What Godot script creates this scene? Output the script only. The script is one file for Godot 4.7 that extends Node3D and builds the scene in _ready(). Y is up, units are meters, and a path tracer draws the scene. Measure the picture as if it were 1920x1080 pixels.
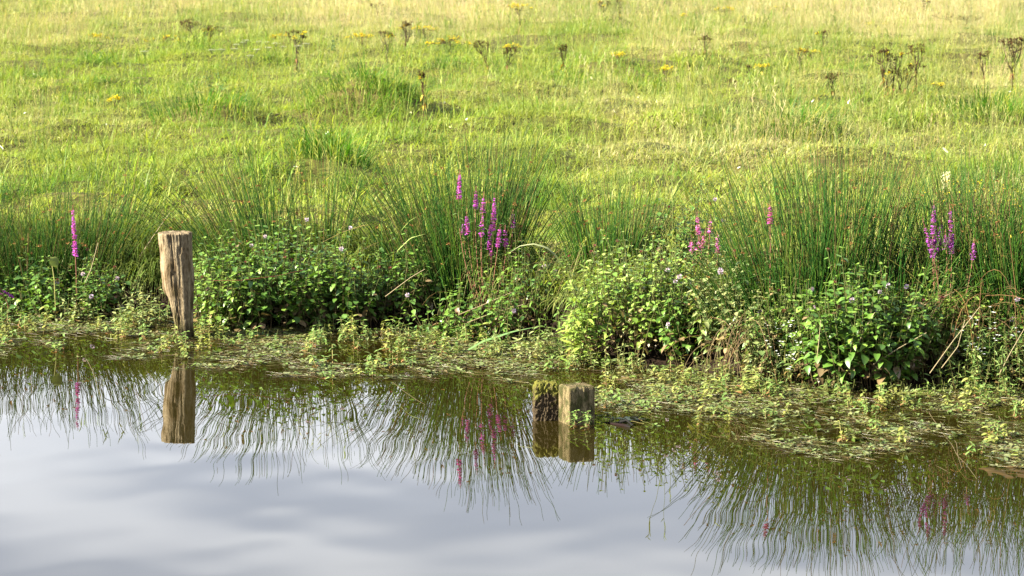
extends Node3D
# A ditch bank in late summer: calm water with old posts, rushes, water mint and loosestrife, grazed meadow behind.
# Camera stands at x 0, z 0 and looks towards -z; "d" below is the distance -z. Water level is y = 0.

const CAM_Y := 2.05
const FOCAL := 5300.0                      # focal length in pixels of the 1920 px wide picture
const PITCH := 7.61                        # degrees below the horizontal

var rng := RandomNumberGenerator.new()
var taken := {}
var hum := FastNoiseLite.new()
var hum2 := FastNoiseLite.new()
var patch := FastNoiseLite.new()
var patch2 := FastNoiseLite.new()
var fine := FastNoiseLite.new()
var toe := PackedVector2Array()            # waterline of the far bank: x, d
var mat_edge := PackedVector2Array()       # outer edge of the floating leaves: x, d
var mounds := []                           # tussock swells in the meadow: x, d, radius, height
var M := {}

# ------------------------------------------------------------------ mesh builder
class MB:
	var v := PackedVector3Array()
	var n := PackedVector3Array()
	var c := PackedColorArray()
	var i := PackedInt32Array()

	func tube(pts: Array, r0: float, r1: float, c0: Color, c1: Color, sides := 3) -> void:
		var m := pts.size()
		var first := v.size()
		var t0: Vector3 = (pts[m - 1] - pts[0]).normalized()
		var ref := Vector3(0.31, 0.17, 0.93)
		if absf(t0.dot(ref)) > 0.9:
			ref = Vector3(0.93, 0.17, 0.3)
		for k in m:
			var t: Vector3 = (pts[mini(k + 1, m - 1)] - pts[maxi(k - 1, 0)]).normalized()
			var a := t.cross(ref).normalized()
			var b := t.cross(a)
			var f := float(k) / (m - 1)
			var r := lerpf(r0, r1, f)
			var col := c0.lerp(c1, f)
			for s in sides:
				var w := TAU * s / sides
				var o := a * cos(w) + b * sin(w)
				v.append(pts[k] + o * r); n.append(o); c.append(col)
		for k in m - 1:
			for s in sides:
				var p := first + k * sides + s
				var q := first + k * sides + (s + 1) % sides
				i.append_array([p, p + sides, q, q, p + sides, q + sides])

	func ribbon(pts: Array, w0: float, side: Vector3, c0: Color, c1: Color, taper := 1.0, swell := 0.0) -> void:
		var m := pts.size()
		var first := v.size()
		var middle: Vector3 = pts[mini(m / 2 + 1, m - 1)] - pts[maxi(m / 2 - 1, 0)]
		if side.cross(middle).y < 0.0:                            # the upper face is the front
			side = -side
		for k in m:
			var f := float(k) / (m - 1)
			var t: Vector3 = (pts[mini(k + 1, m - 1)] - pts[maxi(k - 1, 0)]).normalized()
			var s := (side - t * side.dot(t)).normalized()
			var nn := s.cross(t)
			var w := w0 * (1.0 - taper * f * f) * (1.0 - swell * (1.0 - sin(PI * clampf(f * 0.9 + 0.05, 0.0, 1.0))))
			var col := c0.lerp(c1, f)
			if k == m - 1 and taper >= 0.99:
				v.append(pts[k]); n.append(nn); c.append(col)
			else:
				v.append(pts[k] - s * w); n.append(nn); c.append(col)
				v.append(pts[k] + s * w); n.append(nn); c.append(col)
		for k in m - 1:
			var p := first + k * 2
			if k == m - 2 and taper >= 0.99:
				i.append_array([p, p + 2, p + 1])
			else:
				i.append_array([p, p + 2, p + 1, p + 1, p + 2, p + 3])

	func stamp(o: MB, x: Transform3D, col: Color) -> void:
		var first := v.size()
		for k in o.v.size():
			v.append(x * o.v[k]); n.append((x.basis * o.n[k]).normalized()); c.append(o.c[k] * col)
		for k in o.i:
			i.append(first + k)

	func mesh(m: Material) -> ArrayMesh:
		var a := []
		a.resize(Mesh.ARRAY_MAX)
		a[Mesh.ARRAY_VERTEX] = v; a[Mesh.ARRAY_NORMAL] = n; a[Mesh.ARRAY_COLOR] = c; a[Mesh.ARRAY_INDEX] = i
		var r := ArrayMesh.new()
		r.add_surface_from_arrays(Mesh.PRIMITIVE_TRIANGLES, a)
		r.surface_set_material(0, m)
		return r

# ------------------------------------------------------------------ helpers
func rnd(a: float, b: float) -> float:
	return rng.randf_range(a, b)

func numbered(called: String) -> String:
	var k: int = taken.get(called, 0)
	taken[called] = k + 1
	return called if k == 0 else "%s_%03d" % [called, k]

func tag(o: Node, label := "", category := "", group := "", kind := "") -> Node:
	if label: o.set_meta("label", label)
	if category: o.set_meta("category", category)
	if group: o.set_meta("group", group)
	if kind: o.set_meta("kind", kind)
	return o

func thing(called: String, at: Vector3, label: String, category: String, group := "") -> Node3D:
	var o := Node3D.new()
	o.name = numbered(called)
	add_child(o)
	o.position = at
	tag(o, label, category, group)
	return o

func part(called: String, b: MB, m: Material, parent: Node, kind := "") -> MeshInstance3D:
	var o := MeshInstance3D.new()
	o.name = called
	o.mesh = b.mesh(m)
	if kind: o.set_meta("kind", kind)
	parent.add_child(o, true)
	return o

func single(called: String, b: MB, m: Material, at: Vector3, label: String, category: String, group := "") -> MeshInstance3D:
	var o := MeshInstance3D.new()
	o.name = numbered(called)
	o.mesh = b.mesh(m)
	add_child(o)
	o.position = at
	tag(o, label, category, group)
	return o

func copy_of(o: Node3D, at: Vector3, turn: float, size := 1.0) -> Node3D:
	var c: Node3D = o.duplicate()
	c.name = numbered(String(o.name).rstrip("0123456789").trim_suffix("_"))
	add_child(c)
	c.position = at
	c.rotation.y = turn
	c.scale = Vector3.ONE * size
	return c

func spot(px: float, py: float, h := 0.0) -> Vector3:        # where the sight line through a picture point meets the level h
	var dir := Vector3((px - 960.0) / FOCAL, -(py - 540.0) / FOCAL, -1.0).rotated(Vector3.RIGHT, -deg_to_rad(PITCH))
	return Vector3(0, CAM_Y, 0) + dir * ((h - CAM_Y) / dir.y)

func ground_spot(px: float, py: float) -> Vector3:           # the same on the meadow
	var p := spot(px, py, 0.33)
	for k in 5:
		p = spot(px, py, ground(p.x, -p.z))
	return p

func on_ground(x: float, d: float) -> Vector3:
	return Vector3(x, ground(x, d), -d)

func across(px: float, d: float) -> float:
	return (px - 960.0) / FOCAL * d * 1.007

func line_at(table: PackedVector2Array, x: float) -> float:
	if x <= table[0].x:
		return table[0].y + (table[0].x - x) * 0.12
	for k in table.size() - 1:
		if x <= table[k + 1].x:
			var f := (x - table[k].x) / (table[k + 1].x - table[k].x)
			f = f * f * (3.0 - 2.0 * f)
			return lerpf(table[k].y, table[k + 1].y, f)
	return table[table.size() - 1].y

func ground(x: float, d: float) -> float:
	if d < 6.0:
		return lerpf(-0.5, 0.35, smoothstep(4.5, 3.0, d))
	var s := d - line_at(toe, x) + hum2.get_noise_2d(x * 2.2, d * 2.2) * 0.12
	if s < 0.0:
		return maxf(-0.5, s * 0.45)
	var h := lerpf(0.0, 0.3, smoothstep(0.0, 0.75, s))
	var away := smoothstep(0.5, 2.0, s)
	h += away * (hum.get_noise_2d(x, d) * 0.13 + hum2.get_noise_2d(x, d * 0.8) * 0.085) * smoothstep(120.0, 40.0, d)
	h += smoothstep(1.0, 30.0, s) * 0.05
	for m in mounds:
		var q: float = Vector2(x - m.x, (d - m.y)).length_squared() / (m.z * m.z)
		if q < 4.0:
			h += m.w * exp(-q * 1.6)
	return h

func material(rough: float, spec: float, back := 0.0, tint := Color.WHITE) -> StandardMaterial3D:
	var m := StandardMaterial3D.new()
	m.vertex_color_use_as_albedo = true
	m.roughness = rough
	m.metallic_specular = spec
	m.albedo_color = tint.linear_to_srgb()
	m.cull_mode = BaseMaterial3D.CULL_DISABLED
	if back > 0.0:
		m.backlight_enabled = true
		m.backlight = Color(back, back, back * 0.45).linear_to_srgb()
	return m

func tones(table: Array) -> Color:
	return table[rng.randi() % table.size()]

func vary(c: Color, by: float) -> Color:
	var k := 1.0 + rnd(-by, by)
	return Color(c.r * k * (1.0 + rnd(-by, by) * 0.4), c.g * k, c.b * k * (1.0 + rnd(-by, by) * 0.4))

func leaf(length: float, wide: float, fold: float, droop: float, at_widest := 0.35, wave := 0.0) -> MB:
	# one leaf blade that runs from the origin along -z, midrib slightly paler
	var b := MB.new()
	var n := 5
	var peak := pow(at_widest, at_widest / (1.0 - at_widest) * 0.9) * pow(1.0 - at_widest, 0.9)
	for k in n + 1:
		var t := float(k) / n
		var w := wide * 0.5 * pow(t, at_widest / (1.0 - at_widest) * 0.9) * pow(1.0 - t, 0.9) / peak
		if k == 0: w = wide * 0.05
		var y := -droop * t * t * length + wave * sin(t * 9.0) * length
		var z := -length * t * (1.0 - droop * droop * t * 0.3)
		for s in [-1.0, 0.0, 1.0]:
			b.v.append(Vector3(s * w, y + absf(s) * w * fold, z))
			b.c.append(Color(1.12, 1.12, 1.1) if s == 0.0 else Color.WHITE)
	for k in n:
		var p := k * 3
		for s in 2:
			b.i.append_array([p + s, p + s + 3, p + s + 1, p + s + 1, p + s + 3, p + s + 4])
	b.n.resize(b.v.size())
	b.n.fill(Vector3.ZERO)
	for k in range(0, b.i.size(), 3):
		var f := (b.v[b.i[k + 2]] - b.v[b.i[k]]).cross(b.v[b.i[k + 1]] - b.v[b.i[k]])
		if f.y < 0: f = -f
		for e in 3:
			b.n[b.i[k + e]] += f
	for k in b.n.size():
		b.n[k] = b.n[k].normalized()
	return b

func aim(at: Vector3, dir: Vector3, size: float, roll := 0.0) -> Transform3D:
	var z := -dir.normalized()
	var x := Vector3.UP.cross(z)
	x = Vector3.RIGHT if x.length() < 0.05 else x.normalized()
	var y := z.cross(x)
	var b := Basis(x, y, z).rotated(dir.normalized(), roll).scaled(Vector3.ONE * size)
	return Transform3D(b, at)

func arc(from: Vector3, dir: Vector3, length: float, drop: float, n := 4) -> Array:
	# a stalk that starts along dir and bends down as it goes
	var pts := [from]
	var p := from
	var t := dir.normalized()
	for k in n:
		t = (t + Vector3.DOWN * drop * (k + 1.0) / n).normalized()
		p += t * length / n
		pts.append(p)
	return pts

# ------------------------------------------------------------------ the scene
func _ready() -> void:
	rng.seed = 7
	set_camera()
	set_sky()
	set_noise()
	set_materials()
	build_ground()
	build_water()
	build_meadow_grass()
	build_bank_grass()
	build_tussocks()
	build_posts()
	build_rushes()
	build_mints()
	build_weeds()
	build_loosestrife()
	build_floating()
	build_ragworts()
	build_small_things()

func set_camera() -> void:
	var cam := Camera3D.new()
	cam.name = "camera"
	cam.fov = rad_to_deg(2.0 * atan(540.0 / FOCAL))
	cam.near = 0.1
	cam.far = 4000.0
	cam.position = Vector3(0, CAM_Y, 0)
	cam.rotation_degrees = Vector3(-PITCH, 0, 0)
	var lens := CameraAttributesPhysical.new()
	lens.frustum_focal_length = 12.0 / (540.0 / FOCAL)
	lens.frustum_focus_distance = 13.6
	lens.exposure_aperture = 11.0
	lens.frustum_near = 0.1
	lens.frustum_far = 4000.0
	cam.attributes = lens
	add_child(cam)
	cam.current = true

func set_sky() -> void:
	var sun := DirectionalLight3D.new()
	sun.name = "sun"
	sun.light_color = Color(1.0, 0.96, 0.87)
	sun.light_energy = 1.6
	sun.light_angular_distance = 0.6
	sun.shadow_enabled = true
	add_child(sun)
	var elev := deg_to_rad(31.0)
	var turn := deg_to_rad(13.0)         # towards the camera from straight left
	var to_sun := Vector3(-cos(elev) * cos(turn), sin(elev), cos(elev) * sin(turn))
	sun.look_at_from_position(to_sun * 50.0, Vector3.ZERO, Vector3.UP)
	# a broken layer of thin cloud, laid out on a level sheet overhead
	var a := FastNoiseLite.new()
	a.seed = 11; a.frequency = 0.85; a.fractal_octaves = 5; a.fractal_gain = 0.5
	var w := 1024
	var h := 512
	var im := Image.create(w, h, false, Image.FORMAT_RGBF)
	for y in h:
		var e := (0.5 - (y + 0.5) / h) * PI
		for x in w:
			var az := ((x + 0.5) / w - 0.5) * TAU
			var dir := Vector3(sin(az) * cos(e), sin(e), -cos(az) * cos(e))
			var up := maxf(dir.y, 0.0)
			var air := Color(0.78, 0.85, 0.98).lerp(Color(0.09, 0.17, 0.36), pow(up, 0.5))
			var glow := pow(maxf(dir.dot(to_sun), 0.0), 4.0)
			air += Color(0.55, 0.52, 0.46) * glow * 0.6
			var q := Vector2(dir.x, dir.z) / (up + 0.10)
			var c := a.get_noise_2d(q.x * 0.55 + q.y * 0.12 + 3.1, q.y + 9.4) + 0.5 * a.get_noise_2d(q.x * 1.3 + 5.0, q.y * 3.2) + 0.12
			var cover := smoothstep(-0.45, 0.10, c)
			var thick := smoothstep(-0.2, 0.40, c)
			var cloud := Color(1.32, 1.35, 1.40).lerp(Color(0.40, 0.48, 0.64), thick)
			cloud += Color(0.5, 0.48, 0.44) * pow(maxf(dir.dot(to_sun), 0.0), 2.0) * 0.5
			var s := air.lerp(cloud, cover * (0.9 - 0.55 * up))
			s = s.lerp(Color(1.42, 1.46, 1.52), 0.75 * exp(-pow(up / 0.165, 2.0)))      # bright haze low in the sky
			if dir.y < 0.0:
				s = s.lerp(Color(0.10, 0.11, 0.05), smoothstep(0.0, 0.05, -dir.y))
			im.set_pixel(x, y, s)
	var pano := PanoramaSkyMaterial.new()
	pano.panorama = ImageTexture.create_from_image(im)
	pano.energy_multiplier = 1.0
	var sky := Sky.new()
	sky.sky_material = pano
	var env := Environment.new()
	env.background_mode = Environment.BG_SKY
	env.sky = sky
	env.background_energy_multiplier = 0.275
	env.tonemap_mode = Environment.TONE_MAPPER_LINEAR
	env.tonemap_exposure = 7.4
	env.sdfgi_enabled = true
	env.ssao_enabled = true
	env.ssil_enabled = true
	var we := WorldEnvironment.new()
	we.name = "surroundings"
	we.environment = env
	add_child(we)

func set_noise() -> void:
	hum.seed = 3; hum.frequency = 0.42; hum.fractal_octaves = 2
	hum2.seed = 5; hum2.frequency = 1.1; hum2.fractal_octaves = 2
	patch.seed = 21; patch.frequency = 0.22; patch.fractal_octaves = 3
	patch2.seed = 33; patch2.frequency = 0.9; patch2.fractal_octaves = 3
	fine.seed = 41; fine.frequency = 1.0; fine.fractal_octaves = 3
	for p in [[-300, 14.6], [0, 14.45], [300, 14.15], [560, 13.85], [800, 13.75], [1000, 13.3], [1200, 12.65], [1400, 12.25], [1700, 12.05], [2300, 11.8]]:
		toe.append(Vector2(across(p[0], p[1]), p[1]))
	for p in [[-200, 672], [0, 668], [250, 674], [420, 694], [600, 712], [800, 712], [960, 726], [1100, 770], [1220, 800], [1380, 822], [1560, 862], [1700, 850], [1920, 880], [2200, 890]]:
		var q := spot(p[0], p[1])
		mat_edge.append(Vector2(q.x, -q.z))
	# swells under the coarse tussocks of the meadow
	for p in [[690, 205, 0.55, 0.30], [380, 222, 0.45, 0.20], [1480, 245, 0.5, 0.20], [1850, 228, 0.5, 0.15], [620, 318, 0.28, 0.09], [1000, 205, 0.5, 0.10], [120, 232, 0.5, 0.1], [1240, 330, 0.4, 0.08], [930, 260, 0.45, 0.08], [1560, 300, 0.4, 0.06]]:
		var q := spot(p[0], p[1], 0.36)
		mounds.append(Vector4(q.x, -q.z, p[2], p[3]))

func set_materials() -> void:
	M.grass = material(0.55, 0.32, 1.0)
	M.rush = material(0.6, 0.25, 0.3)
	M.leaf = material(0.42, 0.5, 0.55)
	M.dull_leaf = material(0.6, 0.4, 0.6)
	M.petal = material(0.6, 0.3, 0.7)
	M.stalk = material(0.65, 0.3)
	M.dry = material(0.8, 0.2, 0.4)
	M.floating = material(0.35, 0.5, 0.4)
	var soil := material(0.95, 0.2)
	var t := NoiseTexture2D.new()
	t.width = 512; t.height = 512; t.seamless = true
	var f := FastNoiseLite.new()
	f.seed = 9; f.frequency = 0.02; f.fractal_octaves = 5
	t.noise = f
	var ramp := Gradient.new()
	ramp.colors = PackedColorArray([Color(0.35, 0.33, 0.30), Color(1, 0.97, 0.9)])
	t.color_ramp = ramp
	soil.albedo_texture = t
	soil.uv1_triplanar = true
	soil.uv1_world_triplanar = true
	soil.uv1_scale = Vector3.ONE * 0.9
	M.soil = soil
	M.wood = material(0.85, 0.25)
	var g := NoiseTexture2D.new()
	g.width = 512; g.height = 512; g.seamless = true
	var gf := FastNoiseLite.new()
	gf.seed = 14; gf.frequency = 0.06; gf.fractal_octaves = 5
	g.noise = gf
	var gr := Gradient.new()
	gr.colors = PackedColorArray([Color(0.45, 0.43, 0.40), Color(1, 1, 1)])
	g.color_ramp = gr
	M.wood.albedo_texture = g
	M.wood.uv1_triplanar = true
	M.wood.uv1_scale = Vector3(9.0, 1.3, 9.0)
	M.wood.heightmap_enabled = true
	var gh := NoiseTexture2D.new()
	gh.width = 512; gh.height = 512; gh.seamless = true
	gh.noise = gf
	M.wood.heightmap_texture = gh
	M.wood.heightmap_scale = 0.5
	var wm := StandardMaterial3D.new()
	wm.albedo_color = Color(0.0100, 0.0078, 0.0014).linear_to_srgb()   # peaty, turbid water
	wm.roughness = 0.0
	wm.metallic_specular = 0.5
	M.water = wm

func sheet(xs: PackedFloat32Array, ds: PackedFloat32Array, height: Callable, color: Callable) -> MB:
	var b := MB.new()
	var nx := xs.size()
	for d in ds:
		for x in xs:
			b.v.append(Vector3(x, height.call(x, d), -d))
			b.c.append(color.call(x, d))
	b.n.resize(b.v.size())
	for j in ds.size():
		for k in nx:
			var l := b.v[j * nx + maxi(k - 1, 0)]
			var r := b.v[j * nx + mini(k + 1, nx - 1)]
			var f := b.v[maxi(j - 1, 0) * nx + k]
			var a := b.v[mini(j + 1, ds.size() - 1) * nx + k]
			b.n[j * nx + k] = (r - l).cross(a - f).normalized()
	for j in ds.size() - 1:
		for k in nx - 1:
			var p := j * nx + k
			b.i.append_array([p, p + nx, p + 1, p + 1, p + nx, p + nx + 1])
	return b

func steps(marks: Array) -> PackedFloat32Array:          # [start, [end, step], [end, step] ...]
	var r := PackedFloat32Array([marks[0]])
	for k in range(1, marks.size()):
		var from := r[r.size() - 1]
		var n := int(round((marks[k][0] - from) / marks[k][1]))
		for j in n:
			r.append(lerpf(from, marks[k][0], (j + 1.0) / n))
	return r

func build_ground() -> void:
	var xs := steps([-900.0, [-60.0, 280.0], [-12.0, 6.0], [-4.0, 0.5], [4.0, 0.09], [12.0, 0.5], [60.0, 6.0], [900.0, 280.0]])
	var ds := steps([-300.0, [-4.0, 60.0], [3.0, 3.0], [5.0, 0.4], [11.0, 1.0], [18.0, 0.09], [36.0, 0.3], [80.0, 1.5], [140.0, 10.0], [1900.0, 250.0]])
	var b := sheet(xs, ds, ground, func(x, d):
		var s: float = d - line_at(toe, x)
		var wet := smoothstep(1.1, 0.4, s + patch2.get_noise_2d(x * 2.0, d * 2.0) * 0.5)
		var g := patch.get_noise_2d(x, d)
		return Color(0.085, 0.100, 0.026).lerp(Color(0.14, 0.125, 0.05), clampf(g + 0.3, 0.0, 1.0)).lerp(Color(0.024, 0.019, 0.012), wet))
	var o := MeshInstance3D.new()
	o.name = "ground"
	o.mesh = b.mesh(M.soil)
	tag(o, "meadow ground and earth bank along the ditch", "", "", "structure")
	add_child(o)

func build_water() -> void:
	# still water with the faint, long ripples that bend the mirrored stalks
	var waves := []
	rng.seed = 77
	for k in 11:
		var len := rnd(0.20, 0.62)
		var ang := rnd(0.55, 1.15) * (1.0 if rng.randf() < 0.5 else -1.0)
		waves.append([cos(ang) * TAU / len, sin(ang) * TAU / len, rnd(0.0, TAU), rnd(0.5, 1.0) * 0.00095 * sqrt(len / 0.4) / (TAU / len)])
	var gust := FastNoiseLite.new()
	gust.seed = 4; gust.frequency = 0.35
	var xs := steps([-60.0, [-4.0, 4.0], [4.0, 0.05], [60.0, 4.0]])
	var ds := steps([3.2, [7.0, 0.3], [14.9, 0.035], [17.0, 0.3], [24.0, 1.0]])
	var b := sheet(xs, ds, func(_x, _d): return 0.0, func(_x, _d): return Color.WHITE)
	for k in b.v.size():
		var p := b.v[k]
		if absf(p.x) > 4.0: continue
		var size := 0.55 + 0.6 * (gust.get_noise_2d(p.x, p.z) + 0.5)
		var y := 0.0
		var sx := 0.0
		var sz := 0.0
		for w in waves:
			var f: float = p.x * w[0] + p.z * w[1] + w[2]
			y += w[3] * sin(f)
			sx += w[3] * w[0] * cos(f)
			sz += w[3] * w[1] * cos(f)
		b.v[k].y = y * size
		b.n[k] = Vector3(-sx * size, 1.0, -sz * size).normalized()
	var o := MeshInstance3D.new()
	o.name = "water"
	o.mesh = b.mesh(M.water)
	tag(o, "calm brown ditch water that mirrors sky and plants", "", "", "structure")
	add_child(o)

# ------------------------------------------------------------------ grass
func grass_clump(n: int, radius: float, lo: float, hi: float, wide: float, droop: float, straw: float, stalks: int) -> MB:
	var b := MB.new()
	for k in n:
		var a := rnd(0.0, TAU)
		var r := radius * sqrt(rng.randf())
		var at := Vector3(cos(a) * r, -0.02, sin(a) * r)
		var out := rnd(0.0, TAU)
		var lean := rnd(0.2, 2.2)
		var dir := Vector3(cos(out) * lean, 1.0, sin(out) * lean)
		var col := vary(Color(1, 1, 1), 0.28)
		if rng.randf() < straw:
			col = Color(1.6, 1.1, 2.6) * rnd(0.7, 1.1)
		var side := Vector3(-sin(out), 0.0, cos(out)).rotated(Vector3.UP, rnd(-0.8, 0.8))
		b.ribbon(arc(at, dir, rnd(lo, hi), rnd(0.3, 1.0) * droop, 4), wide * rnd(0.6, 1.15), side, col, col, 1.0)
	for k in stalks:
		var a := rnd(0.0, TAU)
		var r := radius * sqrt(rng.randf())
		var at := Vector3(cos(a) * r, -0.02, sin(a) * r)
		var lean := Vector3(rnd(-0.25, 0.25), 1.0, rnd(-0.25, 0.25))
		var col := Color(1.7, 1.2, 2.0) * rnd(0.7, 1.15)
		var pts := arc(at, lean, hi * rnd(1.2, 2.1), 0.12, 4)
		b.tube(pts, 0.0011, 0.0008, col, col, 3)
		var tip: Vector3 = pts[4]
		var up: Vector3 = (pts[4] - pts[3]).normalized()
		for e in 5:                                             # a loose head of spikelets
			var s := Vector3(rnd(-1, 1), rnd(0.6, 1.6), rnd(-1, 1)).normalized()
			b.ribbon([tip - up * 0.012 * e, tip - up * 0.012 * e + s * 0.010, tip - up * 0.012 * e + s * 0.024], 0.0025, s.cross(Vector3(0.3, 0.2, 1)), col, col, 1.0, 0.6)
	return b

func scatter(parent: Node, called: String, mesh: Mesh, at: Array, col: Array) -> void:
	var mm := MultiMesh.new()
	mm.transform_format = MultiMesh.TRANSFORM_3D
	mm.use_colors = true
	mm.mesh = mesh
	mm.instance_count = at.size()
	for k in at.size():
		mm.set_instance_transform(k, at[k])
		mm.set_instance_color(k, col[k])
	var o := MultiMeshInstance3D.new()
	o.name = called
	o.multimesh = mm
	o.set_meta("kind", "stuff")
	parent.add_child(o, true)

func build_meadow_grass() -> void:
	rng.seed = 101
	var root := Node3D.new()
	root.name = "meadow_grass"
	add_child(root)
	tag(root, "sunlit green and straw coloured grass of the grazed meadow", "grass", "", "stuff")
	var kinds := []
	for k in 5:
		kinds.append(grass_clump(50, 0.15, 0.05, 0.15, 0.0034, 1.5, 0.16, 0).mesh(M.grass))      # short turf
	for k in 3:
		kinds.append(grass_clump(44, 0.12, 0.10, 0.25, 0.0036, 1.3, 0.10, 1).mesh(M.grass))      # longer, arching
	for k in 3:
		kinds.append(grass_clump(32, 0.14, 0.07, 0.18, 0.0032, 1.2, 0.45, 6).mesh(M.grass))       # with dry flowering stalks
	var at := []
	var col := []
	for k in kinds.size():
		at.append([]); col.append([])
	var bands := [[12.6, 16.0, 120.0], [16.0, 20.0, 110.0], [20.0, 28.0, 80.0], [28.0, 42.0, 52.0], [42.0, 62.0, 26.0], [62.0, 95.0, 9.0]]
	for band in bands:
		var half: float = band[1] * 0.182 + 1.6
		var count := int((band[1] - band[0]) * half * 2.0 * band[2])
		for k in count:
			var d := rnd(band[0], band[1])
			var x := rnd(-half, half)
			var s := d - line_at(toe, x)
			if s < 0.62 + patch2.get_noise_2d(x * 1.7, d * 1.7) * 0.35:
				continue
			var g := patch.get_noise_2d(x * 0.9, d * 0.55)
			var g2 := patch2.get_noise_2d(x, d)
			var dry := clampf(0.06 + g * 0.8 + smoothstep(28.0, 46.0, d) * 0.75 + (x / maxf(d, 1.0)) * 1.0, 0.0, 1.0)
			var lush := clampf(g2 * 1.5 - g * 0.7 + 1.3 * maxf(patch2.get_noise_2d(x * 2.6 + 31.0, d * 1.5), 0.0) + 0.25 * smoothstep(22.0, 26.0, d) * smoothstep(33.0, 28.0, d), 0.0, 1.0)
			var which := rng.randi() % 5
			if rng.randf() < lush * 0.8: which = 5 + rng.randi() % 3
			elif rng.randf() < dry * 0.5 * smoothstep(15.0, 26.0, d): which = 8 + rng.randi() % 3
			elif rng.randf() < 0.03: which = 8 + rng.randi() % 3
			var size := rnd(0.5, 1.1) * (1.0 + smoothstep(28.0, 60.0, d) * 0.5) * (1.0 + 1.3 * clampf(patch2.get_noise_2d(x * 1.9 + 70.0, d * 1.2), -0.12, 0.8))
			var base := Color(0.215, 0.268, 0.036).lerp(Color(0.415, 0.370, 0.205), clampf(dry + rnd(-0.3, 0.3), 0.0, 1.0)).lerp(Color(0.050, 0.150, 0.014), lush * rnd(0.2, 0.95))
			var b := Basis(Vector3.UP, rnd(0.0, TAU)).scaled(Vector3(size, size * rnd(0.8, 1.2), size))
			at[which].append(Transform3D(b, on_ground(x, d)))
			col[which].append(vary(base, 0.18))
	for k in kinds.size():
		scatter(root, "grass", kinds[k], at[k], col[k])

func build_bank_grass() -> void:
	# long grass that hangs over the edge of the bank
	rng.seed = 131
	var root := Node3D.new()
	root.name = "bank_grass"
	add_child(root)
	tag(root, "long grass hanging over the edge of the earth bank", "grass", "", "stuff")
	var kinds := []
	for k in 4:
		var b := MB.new()
		for e in 46:
			var out := rnd(-1.3, 1.3)                             # blades lean out over the water, local +z
			var lean := rnd(0.3, 1.4)
			var dir := Vector3(sin(out) * lean, 1.0, cos(out) * lean)
			var c := vary(Color(1, 1, 1), 0.25)
			if rng.randf() < 0.12: c = Color(2.0, 1.4, 2.4)
			b.ribbon(arc(Vector3(rnd(-0.1, 0.1), -0.02, rnd(-0.1, 0.1)), dir, rnd(0.2, 0.48), rnd(0.6, 1.3), 6), 0.0032 * rnd(0.6, 1.2), Vector3(cos(out), 0.0, -sin(out)), c, c, 1.0)
		kinds.append(b.mesh(M.grass))
	var at := [[], [], [], []]
	var col := [[], [], [], []]
	for k in 1300:
		var x := rnd(-4.2, 4.2)
		var s := rnd(0.42, 1.15)
		if rng.randf() > (1.0 if x < -1.5 else 0.35): continue
		var d := line_at(toe, x) + s
		var which := rng.randi() % 4
		at[which].append(Transform3D(Basis(Vector3.UP, rnd(-0.9, 0.9)).scaled(Vector3.ONE * rnd(0.6, 1.05)), on_ground(x, d)))
		col[which].append(vary(Color(0.085, 0.145, 0.022).lerp(Color(0.20, 0.20, 0.045), rng.randf() * 0.6), 0.25))
	for k in 4:
		scatter(root, "grass", kinds[k], at[k], col[k])

func build_tussocks() -> void:
	rng.seed = 151
	var labels := [
		"large dark green grass tussock left of the brown dead stalk in the meadow", "low arching grass tussock below the tall leafy weed", "dark green grass hummock left of the branching dead stalks",
		"bright green grass tussock right of the branching dead stalks", "small round grass tussock just behind the leaning rushes by the tall post"]
	for k in 5:
		var m: Vector4 = mounds[k]
		var at := on_ground(m.x, m.y)
		var t := thing("grass_tussock", at, labels[k], "grass tussock", "coarse grass tussocks in the meadow")
		var b := MB.new()
		for e in 520:
			var a := rnd(0.0, TAU)
			var r := m.z * sqrt(rng.randf()) * 0.95
			var p := Vector3(cos(a) * r, 0.0, sin(a) * r)
			p.y = ground(at.x + p.x, -(at.z + p.z)) - at.y - 0.02
			var out := a + rnd(-0.7, 0.7)
			var dir := Vector3(cos(out) * rnd(0.1, 0.8), 1.0, sin(out) * rnd(0.1, 0.8))
			var c := vary(Color(0.045, 0.125, 0.010), 0.3)
			if rng.randf() < 0.15: c = vary(Color(0.27, 0.28, 0.07), 0.2)
			b.ribbon(arc(p, dir, rnd(0.16, 0.36), rnd(0.3, 0.9), 5), 0.0034 * rnd(0.7, 1.2), Vector3(-sin(out), 0, cos(out)), c, c, 1.0)
		part("blades", b, M.grass, t, "stuff")

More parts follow.
